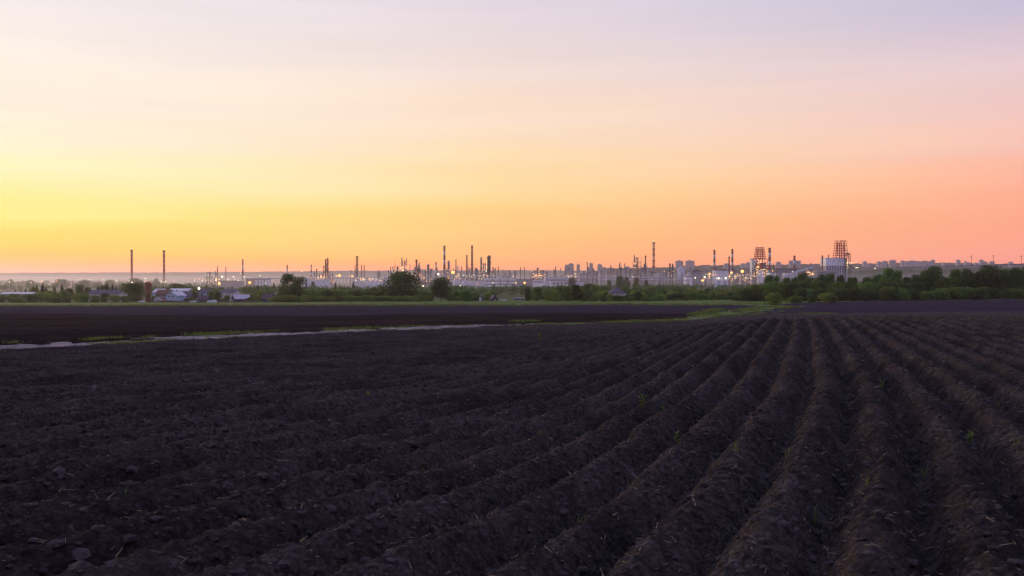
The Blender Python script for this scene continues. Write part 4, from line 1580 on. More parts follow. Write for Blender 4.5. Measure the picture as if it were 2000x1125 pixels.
# columns
column(404.5, 530.5, 3.4, 'lit column, left of a close pair at the far left unit', plats=7, lit=12)
column(409.3, 530.5, 3.0, 'lit column, right of a close pair at the far left unit', plats=7, lit=10)
column(412.5, 535, 2.0, 'short thin column beside the far left pair', plats=4, lit=4)
column(421, 529.5, 3.6, 'lit column second unit from the left, the shorter one', plats=6, lit=10)
column(424.8, 519, 2.0, 'slender banded column second unit from the left, the taller one', plats=9, lit=6)
column(632.3, 518.5, 2.2, 'slim red column on the left of the tall red complex', m=M_RED, plats=6, lit=6)
column(636, 506, 4.0, 'tall column with many lamps at the left of the red complex', m=M_DARKSTEEL, plats=9, lit=14)
column(640, 503, 3.6, 'tallest red column of the complex left of the lone flare tower', m=M_RED, plats=5, lit=8, vent=False)
column(649.5, 534, 2.6, 'small lit column right of the tall red complex', plats=3, lit=6)
column(684.6, 527, 1.8, 'slim lit column left of the lone flare tower', plats=6, lit=6)
column(742, 532, 3.4, 'small hazy column left of the big round tree', plats=3, lit=1, Y=3000)
column(763, 521, 2.6, 'lit column, left of a pair at the edge of the big round tree', lampm=M_LAMPO, lit=8)
column(767.5, 520.5, 2.8, 'lit column, right of a pair at the edge of the big round tree', lampm=M_LAMPW, lit=10)
column(836, 516, 5.4, 'thick grey column between the big round tree and the single dark tree', plats=6, lit=2)
column(841, 525, 2.6, 'lower grey column tucked right of the thick grey column', plats=4, lit=2)
column(939.5, 502, 3.6, 'tall grey column, leftmost of the row right of the ringed chimney', plats=8, lit=8)
column(943.6, 513.5, 2.2, 'slim column, first of two between tall and broad columns', plats=5, lit=3)
column(947.4, 513.5, 2.2, 'slim column, second of two between tall and broad columns', plats=5, lit=3)
column(954.7, 499, 8.2, 'broadest column with stepped platforms right of the ringed chimney', plats=11, lit=22, m=M_DARKSTEEL)
column(967, 524, 3.0, 'short lit column right of the broadest column', plats=5, lit=6)
column(1005.5, 528, 5.0, 'squat lit column over the right end of the white office block', plats=5, lit=12)
column(1050, 522.5, 4.2, 'lit column with orange glow right of the white office block', plats=6, lit=12, lampm=M_LAMPO)
column(1041, 528, 3.0, 'short lit column left of the orange-glowing column', plats=5, lit=9)
column(1060, 527.5, 4.6, 'grey lit column right of the orange-glowing column', plats=5, lit=7)
column(1148, 521, 4.4, 'stout grey column under the red and white chimney', plats=4, lit=1, Y=2350)
column(1159, 526, 3.4, 'grey column in the pale unit left of the apartment slab', plats=4, lit=1)
column(1140, 529, 3.6, 'short grey column left of the stout one among the towers', plats=3, lit=1)
column(1258, 515, 2.6, 'grey column left of the collared dark chimney', plats=5, lit=2)
column(1308, 514, 3.0, 'dark column, left of a close pair by the steam plume', plats=5, lit=2, m=M_DARKSTEEL)
column(1313.3, 515, 3.2, 'dark column, right of a close pair by the steam plume', plats=6, lit=2, m=M_DARKSTEEL)
column(1296, 527, 2.2, 'small column left of the dark pair by the steam plume', plats=3, lit=1)
column(1302, 527, 2.2, 'small column close left of the dark pair by the steam plume', plats=3, lit=1)
column(1377, 533, 4.2, 'short lit column at the left end of the white hall', plats=4, lit=9)
column(1887 - 0, 0 + 512, 2.2, 'distant striped mast-like column on the city hill', Y=4200, plats=5, lit=4) if False else None
column(1733, 511.5, 2.0, 'slim banded column lit at its foot above the right wood', Y=2600, plats=4, lit=5)


def process_unit(px0, px1, ytop, label, Y=2450, levels=4, bays=4, depth=18, lit=14, lampm=None, vessels=3, top_m=None):
    """open steel frame with decks, vessels and pipes"""
    p = on((px0 + px1) / 2, Y)
    mpp = Y / F
    hw = (px1 - px0) / 2 * mpp
    h = at(px0, ytop, Y).z - p.z
    t = thing('process_unit', p, label, 'process unit')
    for k in range(levels):
        z = h * (k + 1) / levels
        MB().box(-hw, hw, 0, depth, z - .6, z).part('deck', top_m or M_STEEL, t)
    for i in range(bays + 1):
        x = -hw + 2 * hw * i / bays
        for y in (0.4, depth - .4):
            MB().box(x - .45, x + .45, y - .35, y + .35, -1, h * RL.uniform(.9, 1.06) if RL.random() < .8 else h * 1.2).part('post', M_STEEL, t)
    for i in range(bays):
        x = -hw + 2 * hw * (i + .15) / bays
        z = h * RL.randint(0, levels - 1) / levels
        MB().tube((x, -.3, z), (x + 2 * hw / bays * .8, -.3, z + h / levels), .3, None, 4).part('brace', M_STEEL, t)
    for i in range(vessels):
        x = RL.uniform(-hw * .8, hw * .8)
        z = h * RL.randint(0, levels - 1) / levels + 2.2
        r = min(2.0, h / levels * .35)
        MB().tube((x - 4, depth * .4, z), (x + 4, depth * .4, z), r, None, 10).part('vessel', M_PALE, t)
    for i in range(3):
        x = RL.uniform(-hw * .9, hw * .9)
        MB().cyl(x, depth * .5, h, h * RL.uniform(1.15, 1.45), RL.uniform(.8, 1.6), None, 8).part('exchanger', M_STEEL, t)
    if lit:
        lamps(t, [(RL.uniform(-hw, hw), -.8, h * RL.uniform(.12, 1.0)) for _ in range(lit)], lampm, .62)
    return t


process_unit(770, 800, 518, 'steel frame unit with yellow lamps behind the big round tree crown', levels=5, lit=26, lampm=M_LAMPW)
process_unit(808, 829, 526, 'steel frame unit with orange lamps at the right of the big round tree', levels=4, lit=30, lampm=M_LAMPO)
process_unit(829, 868, 534, 'grey steel frame unit between the two dark trees', levels=4, bays=6, lit=14)
process_unit(872, 886, 525, 'small steel frame unit right of the tallest thick chimney', levels=4, lit=16, lampm=M_LAMPO)
process_unit(894, 936, 533, 'wide steel frame unit under the ringed chimney', levels=3, bays=7, lit=14)
process_unit(936, 968, 535, 'steel frame unit at the foot of the broadest column', levels=3, bays=5, lit=26)
process_unit(968, 1000, 538, 'low steel frame unit behind the white office block', levels=2, bays=6, lit=5)
process_unit(1036, 1066, 537, 'low steel frame unit with orange lamps under the glowing column', levels=3, bays=5, lit=30, lampm=M_LAMPO)
process_unit(1100, 1126, 537, 'low frame unit with a string of lamps below the apartment pair', levels=2, bays=5, lit=16)
process_unit(1128, 1180, 537, 'pale low frame unit below the apartment towers', levels=2, bays=8, lit=3)
process_unit(1188, 1200, 529, 'small pale frame with open top right of the apartment towers', levels=2, bays=3, lit=1)
process_unit(1208, 1230, 524, 'dark blocky frame unit with row of coolers on top', levels=3, bays=6, lit=2, top_m=M_DARKSTEEL)
process_unit(1238, 1252, 512, 'many-armed steel frame under the spire-like stack', levels=6, bays=3, lit=2, top_m=M_DARKSTEEL)
process_unit(1252, 1275, 530, 'pale frame unit left of the very tall flare mast', levels=3, bays=5, lit=2)
process_unit(1284, 1330, 534, 'pale frame unit with thin posts right of the very tall flare mast', levels=3, bays=9, lit=4)
process_unit(1421, 1448, 536, 'frame unit with three rows of lamps right of the white hall', levels=3, bays=5, lit=34)
process_unit(1449, 1473, 532, 'frame unit left of the red furnace frame', levels=3, bays=4, lit=12)
process_unit(628, 646, 533, 'steel frame unit at the foot of the tall red complex', levels=3, bays=4, lit=14)
process_unit(398, 430, 541, 'low frame unit at the foot of the far left columns', levels=2, bays=6, lit=14)
process_unit(1576, 1590, 527, 'steel transfer tower where the sloping gallery ends', levels=4, bays=2, lit=3)
process_unit(1574, 1588, 531, 'lamp-lit frame before the transfer tower at the tree tops', levels=3, bays=3, lit=18, lampm=M_LAMPO, Y=2200) 
process_unit(735, 752, 537, 'small hazy frame unit left of the big round tree', levels=2, bays=3, lit=3, Y=2900)


fill = []
for x0, x1, n, ya, yb in ((604, 650, 6, 530, 540), (735, 800, 6, 524, 536), (806, 864, 10, 520, 536), (868, 936, 12, 516, 536),
                          (940, 1000, 8, 524, 538), (1035, 1070, 5, 527, 538), (1125, 1182, 10, 524, 538), (1186, 1240, 8, 520, 536),
                          (1246, 1345, 14, 520, 537), (1360, 1396, 5, 526, 538), (1420, 1472, 9, 520, 538), (1505, 1535, 4, 522, 532)):
    for k in range(n):
        fill.append((x0 + (x1 - x0) * (k + RL.uniform(.1, .9)) / n, RL.uniform(ya, yb), RL.choice((1.6, 2.0, 2.6, 3.4, 4.4)), RL.uniform(2250, 2750)))
fill.sort()
for k, (px, yt, w, Yc) in enumerate(fill):
    p = on(px, Yc)
    h = at(px, yt, Yc).z - p.z
    r = w * Yc / F / 2 * .8
    dk = RL.choice((M_STEEL, M_STEEL, M_DARKSTEEL, M_PALE, M_CONC))
    t = thing('process_vessel', p, 'plain %s process vessel in the works, %s vessel from the left' % ({'grey_steel': 'grey', 'dark_steel': 'dark', 'pale_cladding': 'pale', 'concrete': 'dull'}[dk.name], ordinal(k + 1)),
              'vessel', 'plain upright vessels in the works')
    MB().lathe([(r, -1), (r, h * .93), (r * .7, h * .98), (r * .2, h)], 10).part('shell', dk, t, True)
    for q in (.45, .7, .92):
        MB().cyl(0, 0, h * q, h * q + .6, r * 1.5 + .4, None, 10).part('platform', M_DARKSTEEL, t)
    MB().tube((r * 1.2, -r, 0), (r * 1.2, -r, h * .95), .45, None, 5).part('pipe', dk, t)


def shed(px0, px1, ytop, label, Y=2350, depth=30, m=None, roofm=None, bands=0, bays=0, name='factory_hall', roof=1.2, pitch=0.0, ybot=None, cat='factory hall'):
    p = on((px0 + px1) / 2, Y)
    mpp = Y / F
    hw = (px1 - px0) / 2 * mpp
    h = at(px0, ytop, Y).z - p.z
    if ybot:
        z0 = at(px0, ybot, Y).z - p.z
    t = thing(name, p, label, cat)
    MB().box(-hw, hw, 0, depth, -1, h - roof).part('wall', m or M_PALE, t)
    if pitch:
        MB().prism([(-hw - .5, h - roof + .01), (hw + .5, h - roof + .01), (0, h - roof + pitch)], -.5, depth + .5).part('roof', roofm or M_ROOFG, t)
    else:
        MB().box(-hw - .8, hw + .8, -.8, depth + .8, h - roof + .005, h).part('roof', roofm or M_ROOFG, t)
    for k in range(bands):
        z = h * (.72 - .30 * k)
        n = max(1, bays)
        for b in range(n):
            x0 = -hw + 2 * hw * (b + .06) / n
            x1 = -hw + 2 * hw * (b + .94) / n
            MB().box(x0, x1, -.25, .05, z - h * .035, z + h * .055).part('window_band', M_GLASS, t)
    if bays:
        for b in range(1, bays):
            x = -hw + 2 * hw * b / bays
            MB().box(x - .9, x + .9, -.35, .05, -1, h - roof - .05).part('pier', M_DARKSTEEL, t)
    return t


shed(947, 1007, 543.5, 'long white office block with dark window bands in four bays', Y=2150, m=M_WHITE, roofm=M_WHITE, bands=3, bays=4, name='office_block', cat='office block')
shed(1007.6, 1040, 545, 'long grey shed right of the white office block', Y=2180, m=M_STEEL)
shed(1040.5, 1062, 546, 'pale shed with white walls right of the long grey shed', Y=2150, m=M_WHITE, bands=1)
shed(1064, 1110, 541, 'long pale hall with light roof below the apartment pair', Y=2250, m=M_PALE, roofm=M_ROOFW, bands=1)
shed(1075, 1112, 549, 'low white shed in front of the long pale hall', Y=2050, m=M_WHITE, roofm=M_ROOFW, bands=1, bays=5)
shed(1125, 1140, 549, 'low pale shed left of the hazy valley trees', Y=2050, m=M_PALE)
shed(1350, 1371.5, 529, 'grey workshop hall with dark curved roof', Y=2350, m=M_STEEL, roofm=M_ROOFD, pitch=4.5)
shed(1340, 1352, 540, 'low white shed before the grey workshop hall', Y=2200, m=M_WHITE)
shed(1396, 1422, 526.5, 'white hall with flat brown roof and two big blue doors', Y=2300, m=M_WHITE, roofm=M_ROOFB, roof=2.0)
shed(1519.5, 1557, 524.5, 'grey silo hall under a flat brown roof behind the sloping gallery', Y=2350, m=M_STEEL, roofm=M_ROOFB, roof=2.0)
shed(1596, 1634, 529, 'flat pale roofed platform hall before the great white furnace building', Y=2250, m=M_STEEL, roofm=M_PALE)
shed(1535, 1557, 532, 'pale block at the foot of the sloping gallery', Y=2290, m=M_PALE)
shed(498, 522, 545, 'white hall with dark doorways left of the tall tree pair', Y=2150, m=M_WHITE, bands=0, bays=4)
shed(480, 497, 545.5, 'reddish low hall beside the orange lamp left of the tall tree pair', Y=2150, m=M_PEACH)
shed(880, 900, 546, 'pale tank hall left of the white office block', Y=2250, m=M_PALE)
shed(900, 944, 547, 'long pale wall of stores left of the white office block', Y=2220, m=M_PALE)
shed(590, 640, 543.5, 'low pale store below the red column complex', Y=2200, m=M_PALE)
shed(690, 760, 546, 'long pale store right of the lone flare tower', Y=2150, m=M_PALE, roofm=M_ROOFW)
shed(1470, 1480, 505, 'white block tower behind the red furnace frame', Y=2600, m=M_PALE)
shed(1480, 1492, 527, 'white equipment house at the foot of the red furnace frame', Y=2380, m=M_WHITE)
shed(1503, 1518, 531.5, 'white tank house right of the red furnace frame', Y=2300, m=M_WHITE)
shed(430, 470, 548, 'low grey stores with lamps left of the alone standing chimney', Y=2300, m=M_STEEL)
for i, x in enumerate((1400.5, 1412)):
    p0 = on(x, 2299)
    MB()
hall = [o for o in bpy.data.objects if o.get('label', '').startswith('white hall with flat brown')][0]
for x in (-11, 5):
    MB().box(x, x + 9, -.3, .05, 0, 17).part('door', M_BLUEW, hall)
lamps(hall, [(-12, -1.2, 23), (-1, -1.2, 23), (10, -1.2, 23)], M_BIGW, .7, 'wall_lamps')

for i, (px, w, yt) in enumerate(((889, 7, 545), (893.5, 6, 546), (908, 9, 547), (918, 8, 548), (1070, 14, 540), (1085, 12, 541), (1330, 13, 521), (1345, 10, 536), (574, 9, 546), (720, 9, 548), (735, 9, 548))):
    Yt = 2120 if px < 1000 else 2420
    p = on(px, Yt)
    h = at(px, yt, Yt).z - p.z
    r = w * Yt / F / 2
    t = thing('storage_tank', p, 'pale round storage tank in the refinery, %s from the left' % ORD[sorted([889, 893.5, 908, 918, 1070, 1085, 1330, 1345, 574, 720, 735]).index(px)], 'tank', 'storage tanks')
    MB().cyl(0, 0, -1, h * .92, r, None, 20).part('shell', M_PALE, t, True)
    MB().lathe([(r * 1.03, h * .92), (r * 1.02, h * .94), (r * .5, h * .99), (.3, h)], 20).part('roof', M_ROOFW, t, True)
    MB().tube((-r * .8, -r * .62, 0), (r * .2, -r * 1.02, h * .9), .5, None, 4).part('stair', M_STEEL, t)


def pipe_rack(px0, px1, ytop, label, Y=2100):
    p = on((px0 + px1) / 2, Y)
    mpp = Y / F
    hw = (px1 - px0) / 2 * mpp
    h = at((px0 + px1) / 2, ytop, Y).z - p.z
    t = thing('pipe_rack', p, label, 'pipe rack')
    for k in range(3):
        MB().tube((-hw, .5 + k * 1.2, h - .4 - .8 * (k == 1)), (hw, .5 + k * 1.2, h - .4 - .8 * (k == 1)), .7, None, 6).part('pipe', M_PALE, t)
    MB().box(-hw, hw, 0, 4, h - 2.6, h - 2.0).part('beam', M_STEEL, t)
    n = max(3, int((px1 - px0) / 6))
    for k in range(n + 1):
        x = -hw + 2 * hw * k / n
        MB().box(x - .5, x + .5, 1.2, 2.4, -1, h - 2.01).part('post', M_STEEL, t)


pipe_rack(480, 632, 543, 'long elevated pipe rack left of the red column complex', 2250)
pipe_rack(640, 760, 542, 'elevated pipe rack under the lone flare tower', 2350)
pipe_rack(1120, 1300, 541, 'long pale pipe rack below the apartment towers', 2200)
pipe_rack(1170, 1345, 546, 'lower pale pipe rack under the very tall flare mast', 2120)
pipe_rack(870, 1000, 538.5, 'pipe rack behind the white office block', 2300)
pipe_rack(1250, 1345, 536.5, 'upper pipe rack right of the many-armed frame', 2480)


def furnace_frame(px0, px1, ytop, ymid, ybase, label, Y):
    """a splayed red steel frame that carries four flues"""
    pxm = (px0 + px1) / 2
    p = on(pxm, Y)
    mpp = Y / F
    z = lambda y: at(pxm, y, Y).z - p.z
    zt, zm, zb = z(ytop), z(ymid), z(ybase or ymid)
    hw = (px1 - px0) / 2 * mpp
    dp = hw * 1.1
    t = thing('reformer_furnace', p, label, 'furnace')
    nl = 7 if ybase is None else 5
    lev = [zm + (zt - zm) * k / nl for k in range(nl + 1)]
    wd = lambda q: 1.0 + .38 * (1 - (q - zm) / (zt - zm))
    for k, q in enumerate(lev):
        w = hw * wd(q)
        mb = MB()
        for y in (-dp / 2 * wd(q), dp / 2 * wd(q)):
            mb.box(-w - .6, w + .6, y - .5, y + .5, q - .75, q + .75)
        for i in range(4):
            x = w * (-1 + 2 * i / 3)
            mb.box(x - .4, x + .4, -dp / 2 * wd(q) + .51, dp / 2 * wd(q) - .51, q - .5, q + .5)
        mb.part('floor_beam', M_REDF, t)
    for i in range(4):
        for s in (-1, 1):
            MB().tube((hw * wd(zm) * (-1 + 2 * i / 3), s * dp / 2 * wd(zm), zm), (hw * (-1 + 2 * i / 3), s * dp / 2, zt), .72, .65, 5).part('post', M_REDF, t)
    for a, b in zip(lev[:-1], lev[1:]):
        mb = MB()
        for i in range(3):
            for s in (-1, 1):
                xa, xb = hw * wd(a) * (-1 + 2 * i / 3), hw * wd(b) * (-1 + 2 * (i + 1) / 3)
                mb.tube((xa, s * dp / 2 * wd(a), a), (xb, s * dp / 2 * wd(b), b), .24, None, 4)
        mb.part('bracing', M_REDF, t)
    for i in range(4):
        x = hw * (-.75 + .5 * i)
        MB().cyl(x, 0, zm - 2, zm + (zt - zm) * .88, hw * .11, hw * .10, 10).part('flue', M_RED if i % 2 else M_REDF, t)
    if ybase:
        w = hw * 1.75
        for k in range(5):
            q = zm - (zm - zb) * (k + .1) / 4.5
            MB().box(-w, w, -dp, dp, q - .8, q).part('deck', M_DARKSTEEL, t)
        for i in range(6):
            x = w * (-1 + 2 * i / 5)
            for s in (-1, 1):
                MB().box(x - .6, x + .6, s * dp * .97 - .5, s * dp * .97 + .5, -1, zm - .01).part('post', M_REDF if i % 2 else M_STEEL, t)
        for i in range(3):
            x = w * (-.62 + .62 * i)
            MB().box(x - w * .22, x + w * .22, -dp * .6, dp * .6, zb * .2, zm * .85).part('furnace_box', M_STEEL if i != 1 else M_REDF, t)
        lamps(t, [(RL.uniform(-w, w), -dp - 1, RL.uniform(zb * .6, zm)) for _ in range(40)], M_LAMPW, .7)
        lamps(t, [(RL.uniform(-w, w), -dp - 1, RL.uniform(zb * .6, zm)) for _ in range(18)], M_LAMPO, .8, 'orange_lamps')
    else:
        lamps(t, [(RL.uniform(-hw, hw), -dp * .8, RL.uniform(zm, zt)) for _ in range(8)], M_LAMPW, .7)
    return t


furnace_frame(1476.5, 1491, 483.5, 505, 545, 'red furnace frame with four flues and lamp-lit base left of a striped chimney', 2400)
furnace_frame(1632.5, 1650.5, 470.5, 504, None, 'higher red furnace frame with four flues on the great white building', 2330)
# the great white furnace building
p = on(1634, 2300)
mpp = 2300 / F
z = lambda y: at(1634, y, 2300).z - p.z
t = thing('furnace_building', p, 'great white windowless building on columns under the higher red frame', 'building')
MB().box(-21 * mpp, 20 * mpp, 0, 42, z(519), z(504.5)).part('wall', M_WHITE, t)
MB().box(-21.6 * mpp, 20.6 * mpp, -.8, 43, z(504.5) + .01, z(503.8)).part('roof', M_PALE, t)
MB().box(-20.2 * mpp, 20 * mpp, 2, 40, -1, z(519) - .01).part('lower_wall', M_STEEL, t)
for k in range(9):
    x = (-20.6 + 5.1 * k) * mpp
    MB().box(x - .9, x + .9, .2, 1.9, -1, z(519) - .02).part('column', M_PALE, t)
for x in (-6, 4, 5.5):
    MB().box(x * mpp, (x + 1.6) * mpp, -.3, .02, z(510), z(508.6)).part('louvre', M_DARKSTEEL, t)
p = on(1655, 2295)
t = thing('stair_tower', p, 'dark stair and duct tower at the right end of the great white building', 'stair tower')
zz = lambda y: at(1655, y, 2295).z - p.z
for k in range(7):
    q = zz(520) + (zz(496) - zz(520)) * k / 6
    MB().box(-4.5 * mpp, 4.5 * mpp, -6, 6, q - .5, q).part('deck', M_DARKSTEEL, t)
for sx in (-1, 1):
    for sy in (-1, 1):
        MB().box(sx * 4.2 * mpp - .6, sx * 4.2 * mpp + .6, sy * 5.5 - .6, sy * 5.5 + .6, -1, zz(495)).part('post', M_DARKSTEEL, t)
MB().box(-1.5 * mpp, 3.2 * mpp, -3, 3, zz(497.5), zz(494)).part('cabin', M_DARKSTEEL, t)
MB().tube((3 * mpp, 0, zz(517)), (14 * mpp, 4, zz(526)), 1.6, None, 6).part('duct', M_STEEL, t)
lamps(t, [(RL.uniform(-5, 5) * mpp, -6.5, RL.uniform(zz(526), zz(508))) for _ in range(14)], M_LAMPW, .8)
# sloping conveyor gallery
A = at(1529, 541, 2270)
B = at(1588, 523, 2270)
t = thing('conveyor_gallery', (A.x, A.y, tz(A.x, A.y)), 'pale sloping conveyor gallery climbing right in front of the brown-roofed silo hall', 'conveyor')
la, lb = Vector((0, 0, A.z - tz(A.x, A.y))), Vector((B.x - A.x, 0, B.z - tz(A.x, A.y)))
g = MB()
g.add([(la.x, -2, la.z), (lb.x, -2, lb.z), (lb.x, -2, lb.z + 4.2), (la.x, -2, la.z + 4.2), (la.x, 2, la.z), (lb.x, 2, lb.z), (lb.x, 2, lb.z + 4.2), (la.x, 2, la.z + 4.2)],
      [(0, 1, 2, 3), (7, 6, 5, 4), (3, 2, 6, 7), (4, 5, 1, 0), (0, 3, 7, 4), (1, 5, 6, 2)])
g.part('gallery', M_PALE, t)
for k in range(1, 5):
    c = la.lerp(lb, k / 5)
    MB().box(c.x - .8, c.x + .8, -1.5, 1.5, -1, c.z + .3).part('trestle', M_STEEL, t)

# flood lamps on masts: (photo x, y, distance, kind, radius in metres)
FL = [(884.5, 532, 2100, 'o', 3.6), (856, 535.5, 2100, 'w', 2.6), (434, 540.5, 2300, 'w', 2.2), (428.3, 553.8, 1500, 'o', 2.0), (487.6, 552, 1500, 'o', 2.0),
      (663, 538.3, 2300, 'o', 3.2), (657, 538.6, 2300, 'o', 1.6), (688, 539.5, 2300, 'o', 2.0), (627, 539.5, 2300, 'o', 1.8), (1449.8, 530, 2150, 'o', 3.6), (1428.8, 532.6, 2150, 'o', 2.6),
      (1385.5, 534.5, 2150, 'o', 2.0), (1376.3, 541, 2050, 'w', 2.0), (1403.5, 543.5, 2050, 'w', 2.2), (1417.5, 543.5, 2050, 'w', 2.2), (1371, 548, 1700, 'o', 1.5), (1373.5, 547.8, 1700, 'o', 1.4),
      (1024.5, 552.5, 1900, 'o', 2.1), (1008, 552.5, 1900, 'o', 1.3), (826.5, 558.5, 1200, 'w', .9), (1358, 542.6, 2100, 'w', 1.5), (962.5, 552.5, 2000, 'w', 1.0), (421.5, 547.5, 2200, 'w', 1.5),
      (395, 548.5, 2200, 'w', 1.0), (380, 549, 2200, 'w', .9), (456, 540, 2300, 'w', 1.5), (477, 541, 2300, 'w', 1.3), (445.5, 545.5, 2200, 'w', .9), (508, 538, 2300, 'w', 1.1), (315, 549.5, 1800, 'w', .8),
      (323, 550.5, 1800, 'w', .8), (228, 547.5, 2200, 'w', 1.1), (18.5, 550.5, 1800, 'w', 1.0), (82, 549.5, 1900, 'o', .9), (284, 544, 1600, 'w', .9), (258, 551.5, 1600, 'w', .9), (176, 546.5, 2300, 'o', .7),
      (202, 545.5, 2300, 'w', .7), (152, 547, 2300, 'o', .8), (1509, 529, 2250, 'o', 1.2), (1709, 524, 2400, 'w', 1.2), (1672, 522.8, 2400, 'w', 1.2), (1675.5, 522.8, 2400, 'w', 1.0), (1548, 530.5, 2200, 'w', 1.0),
      (1480.5, 521.5, 2300, 'o', 2.0), (945, 537, 2200, 'o', 1.3), (949.5, 529.5, 2300, 'w', 1.2), (905, 538, 2200, 'w', 1.0), (1543, 549, 900, 'w', .35), (925, 537, 2200, 'w', .9), (932.5, 554.5, 1500, 'o', .8),
      (899, 558, 1200, 'w', .6), (1236, 541, 2100, 'w', .8), (590, 530, 2700, 'w', .9), (518.5, 553, 1700, 'w', .6), (470, 0 + 534, 2600, 'w', .8)]
FO = sorted(f[0] for f in FL)
for px, py, Yl, k, r in FL:
    p = on(px, Yl)
    h = at(px, py, Yl).z - p.z
    big_ = r >= 2.0
    t = thing('lamp_mast', p, '%s %s lamp on a mast, %s lamp from the left' % (
        'big' if big_ else 'small', {'o': 'glowing orange', 'w': 'bright white'}[k], ordinal(FO.index(px) + 1)),
        'lamp', 'lamps on masts in the valley')
    MB().cyl(0, .2, -1, max(.5, h), .3, .2, 6).part('mast', M_STEEL, t)
    MB().ball(0, 0, max(1.0, h), r * (1.05 if k == 'o' else .85)).part('lamp', M_BIGO if k == 'o' else M_BIGW, t)
# strings of small lights, too many and too small to count
mb, mb2 = MB(), MB()
for x0, x1, y0, y1, n, oc in ((690, 752, 543, 549, 60, .2), (380, 480, 544, 549, 22, .25), (800, 830, 536, 548, 26, .8), (860, 900, 533, 545, 24, .6), (905, 980, 535, 543, 24, .3), (1040, 1066, 536, 542, 24, .6),
                              (1108, 1128, 533, 541, 14, .2), (1376, 1400, 534, 546, 22, .4), (1422, 1470, 534, 546, 60, .3), (1470, 1500, 520, 543, 40, .5), (600, 645, 541, 546, 22, .3), (1575, 1590, 529, 540, 18, .7), (1660, 1675, 508, 524, 8, .3),
                              (240, 340, 545, 552, 14, .1), (0, 230, 544, 552, 10, .4), (772, 806, 520, 535, 26, .45)):
    for _ in range(n):
        px, py, Yl = RL.uniform(x0, x1), RL.uniform(y0, y1), RL.uniform(2080, 2180)
        q = at(px, py, Yl)
        (mb2 if RL.random() < oc else mb).ball(q.x, q.y, q.z, RL.uniform(.3, .7))
tag(mb.part('plant_lights', M_LAMPW, None, kind='stuff'), 'countless tiny white lights strewn through the refinery', 'lights')
tag(mb2.part('plant_lights', M_LAMPO, None, kind='stuff'), 'countless tiny orange lights strewn through the refinery', 'lights')

# gas torch pipeline trestle on the right skyline
A, B = at(1745, 523, 2600), at(2100, 513.5, 2600)
t = thing('pipe_bridge', (A.x, A.y, tz(A.x, A.y)), 'long raised pipe bridge running to the right edge above the wood', 'pipe bridge')
b0 = tz(A.x, A.y)
for k, (m_, dz) in enumerate(((M_DARKSTEEL, 0), (M_PALE, -2.2))):
    MB().tube((0, k * 1.5, A.z - b0 + dz), (B.x - A.x, k * 1.5, B.z - b0 + dz), 1.1, None, 6).part('pipe', m_, t)
for k in range(24):
    f = k / 23
    x = (B.x - A.x) * f
    zt_ = A.z + (B.z - A.z) * f - b0
    MB().box(x - .8, x + .8, 2.4, 4, -4, zt_ - .2).part('trestle', M_STEEL, t)
for i, (px, yt) in enumerate(((1897, 501), (1940, 500.5), (1994.5, 501))):
    p = on(px, 2700)
    h = at(px, yt, 2700).z - p.z
    t = thing('light_mast', p, 'tall thin lamp mast on the right skyline, %s from the left of three' % ORD[i], 'mast', 'masts on the right skyline')
    MB().cyl(0, 0, -1, h, .9, .6, 6).part('mast', M_DARKSTEEL, t)
    MB().cyl(0, 0, h, h + 2.4, 2.6, 2.2, 8).part('lamp_ring', M_DARKSTEEL, t)

exec_marker = 'city'
# ------------------------------------------------------------------ hills and the town beyond


def ridge_hill(name, pts, Y, depth, m, seed, rough=1.0):
    """a long hill whose crest follows the photo's skyline at distance Y, with a real front and back slope"""
    xs = np.linspace(pts[0][0], pts[-1][0], 500)
    cy = np.interp(xs, [q[0] for q in pts], [q[1] for q in pts])
    prof = np.array([(-1.0, 0.0), (-.75, .18), (-.5, .48), (-.25, .80), (-.08, .97), (0, 1.0), (.3, .85), (.7, .3), (1.0, 0)])
    Vs_ = []
    for f, g in prof:
        yv = Y + depth * f
        X_ = (xs - 1000) / F * Y
        top = CAM_Z + (545 - cy) / F * Y
        base = -26.0
        hz = base + (top - base) * g
        hz = hz + rough * (vnoise(X_ / 26, np.full_like(X_, f * 31), seed) * 9 + vnoise(X_ / 9, np.full_like(X_, f * 57), seed + 3) * 6) * (0.25 + g) * (g > 0)
        Vs_.append(np.stack([X_, np.full_like(X_, yv), hz], 1))
    V_ = np.concatenate(Vs_)
    n = len(xs)
    idx = np.arange(len(prof) * n).reshape(len(prof), n)
    Q_ = np.stack([idx[:-1, :-1], idx[:-1, 1:], idx[1:, 1:], idx[1:, :-1]], -1).reshape(-1, 4)
    return grid_mesh(name, V_, Q_, m, True)


M_HILL = mat('wooded_hill', (0.030, 0.036, 0.022), 1.0, color2=(0.055, 0.06, 0.036), scale=0.004, spec=0.0)
ridge_hill('far_ridge', [(-700, 533.5), (0, 533), (150, 532.6), (320, 532.0), (500, 531), (700, 528.5), (850, 528), (1050, 528), (1200, 529), (1500, 532), (1800, 535)], 11000, 2600, M_HILL, 3, .9)
ridge_hill('town_hill', [(1060, 545), (1130, 536), (1180, 525), (1230, 523.5), (1300, 522), (1370, 518.5), (1420, 518), (1480, 518), (1560, 516.5), (1620, 514.5), (1680, 516), (1740, 514), (1850, 514), (1950, 516), (2050, 514), (2500, 514)],
           6500, 1700, M_HILL, 9, .8)
ridge_hill('near_rise', [(1440, 546), (1520, 541), (1620, 533), (1700, 527), (1730, 525), (1800, 526), (1900, 524), (2000, 524), (2300, 522)], 3100, 420, M_MEADOW, 15, .5)

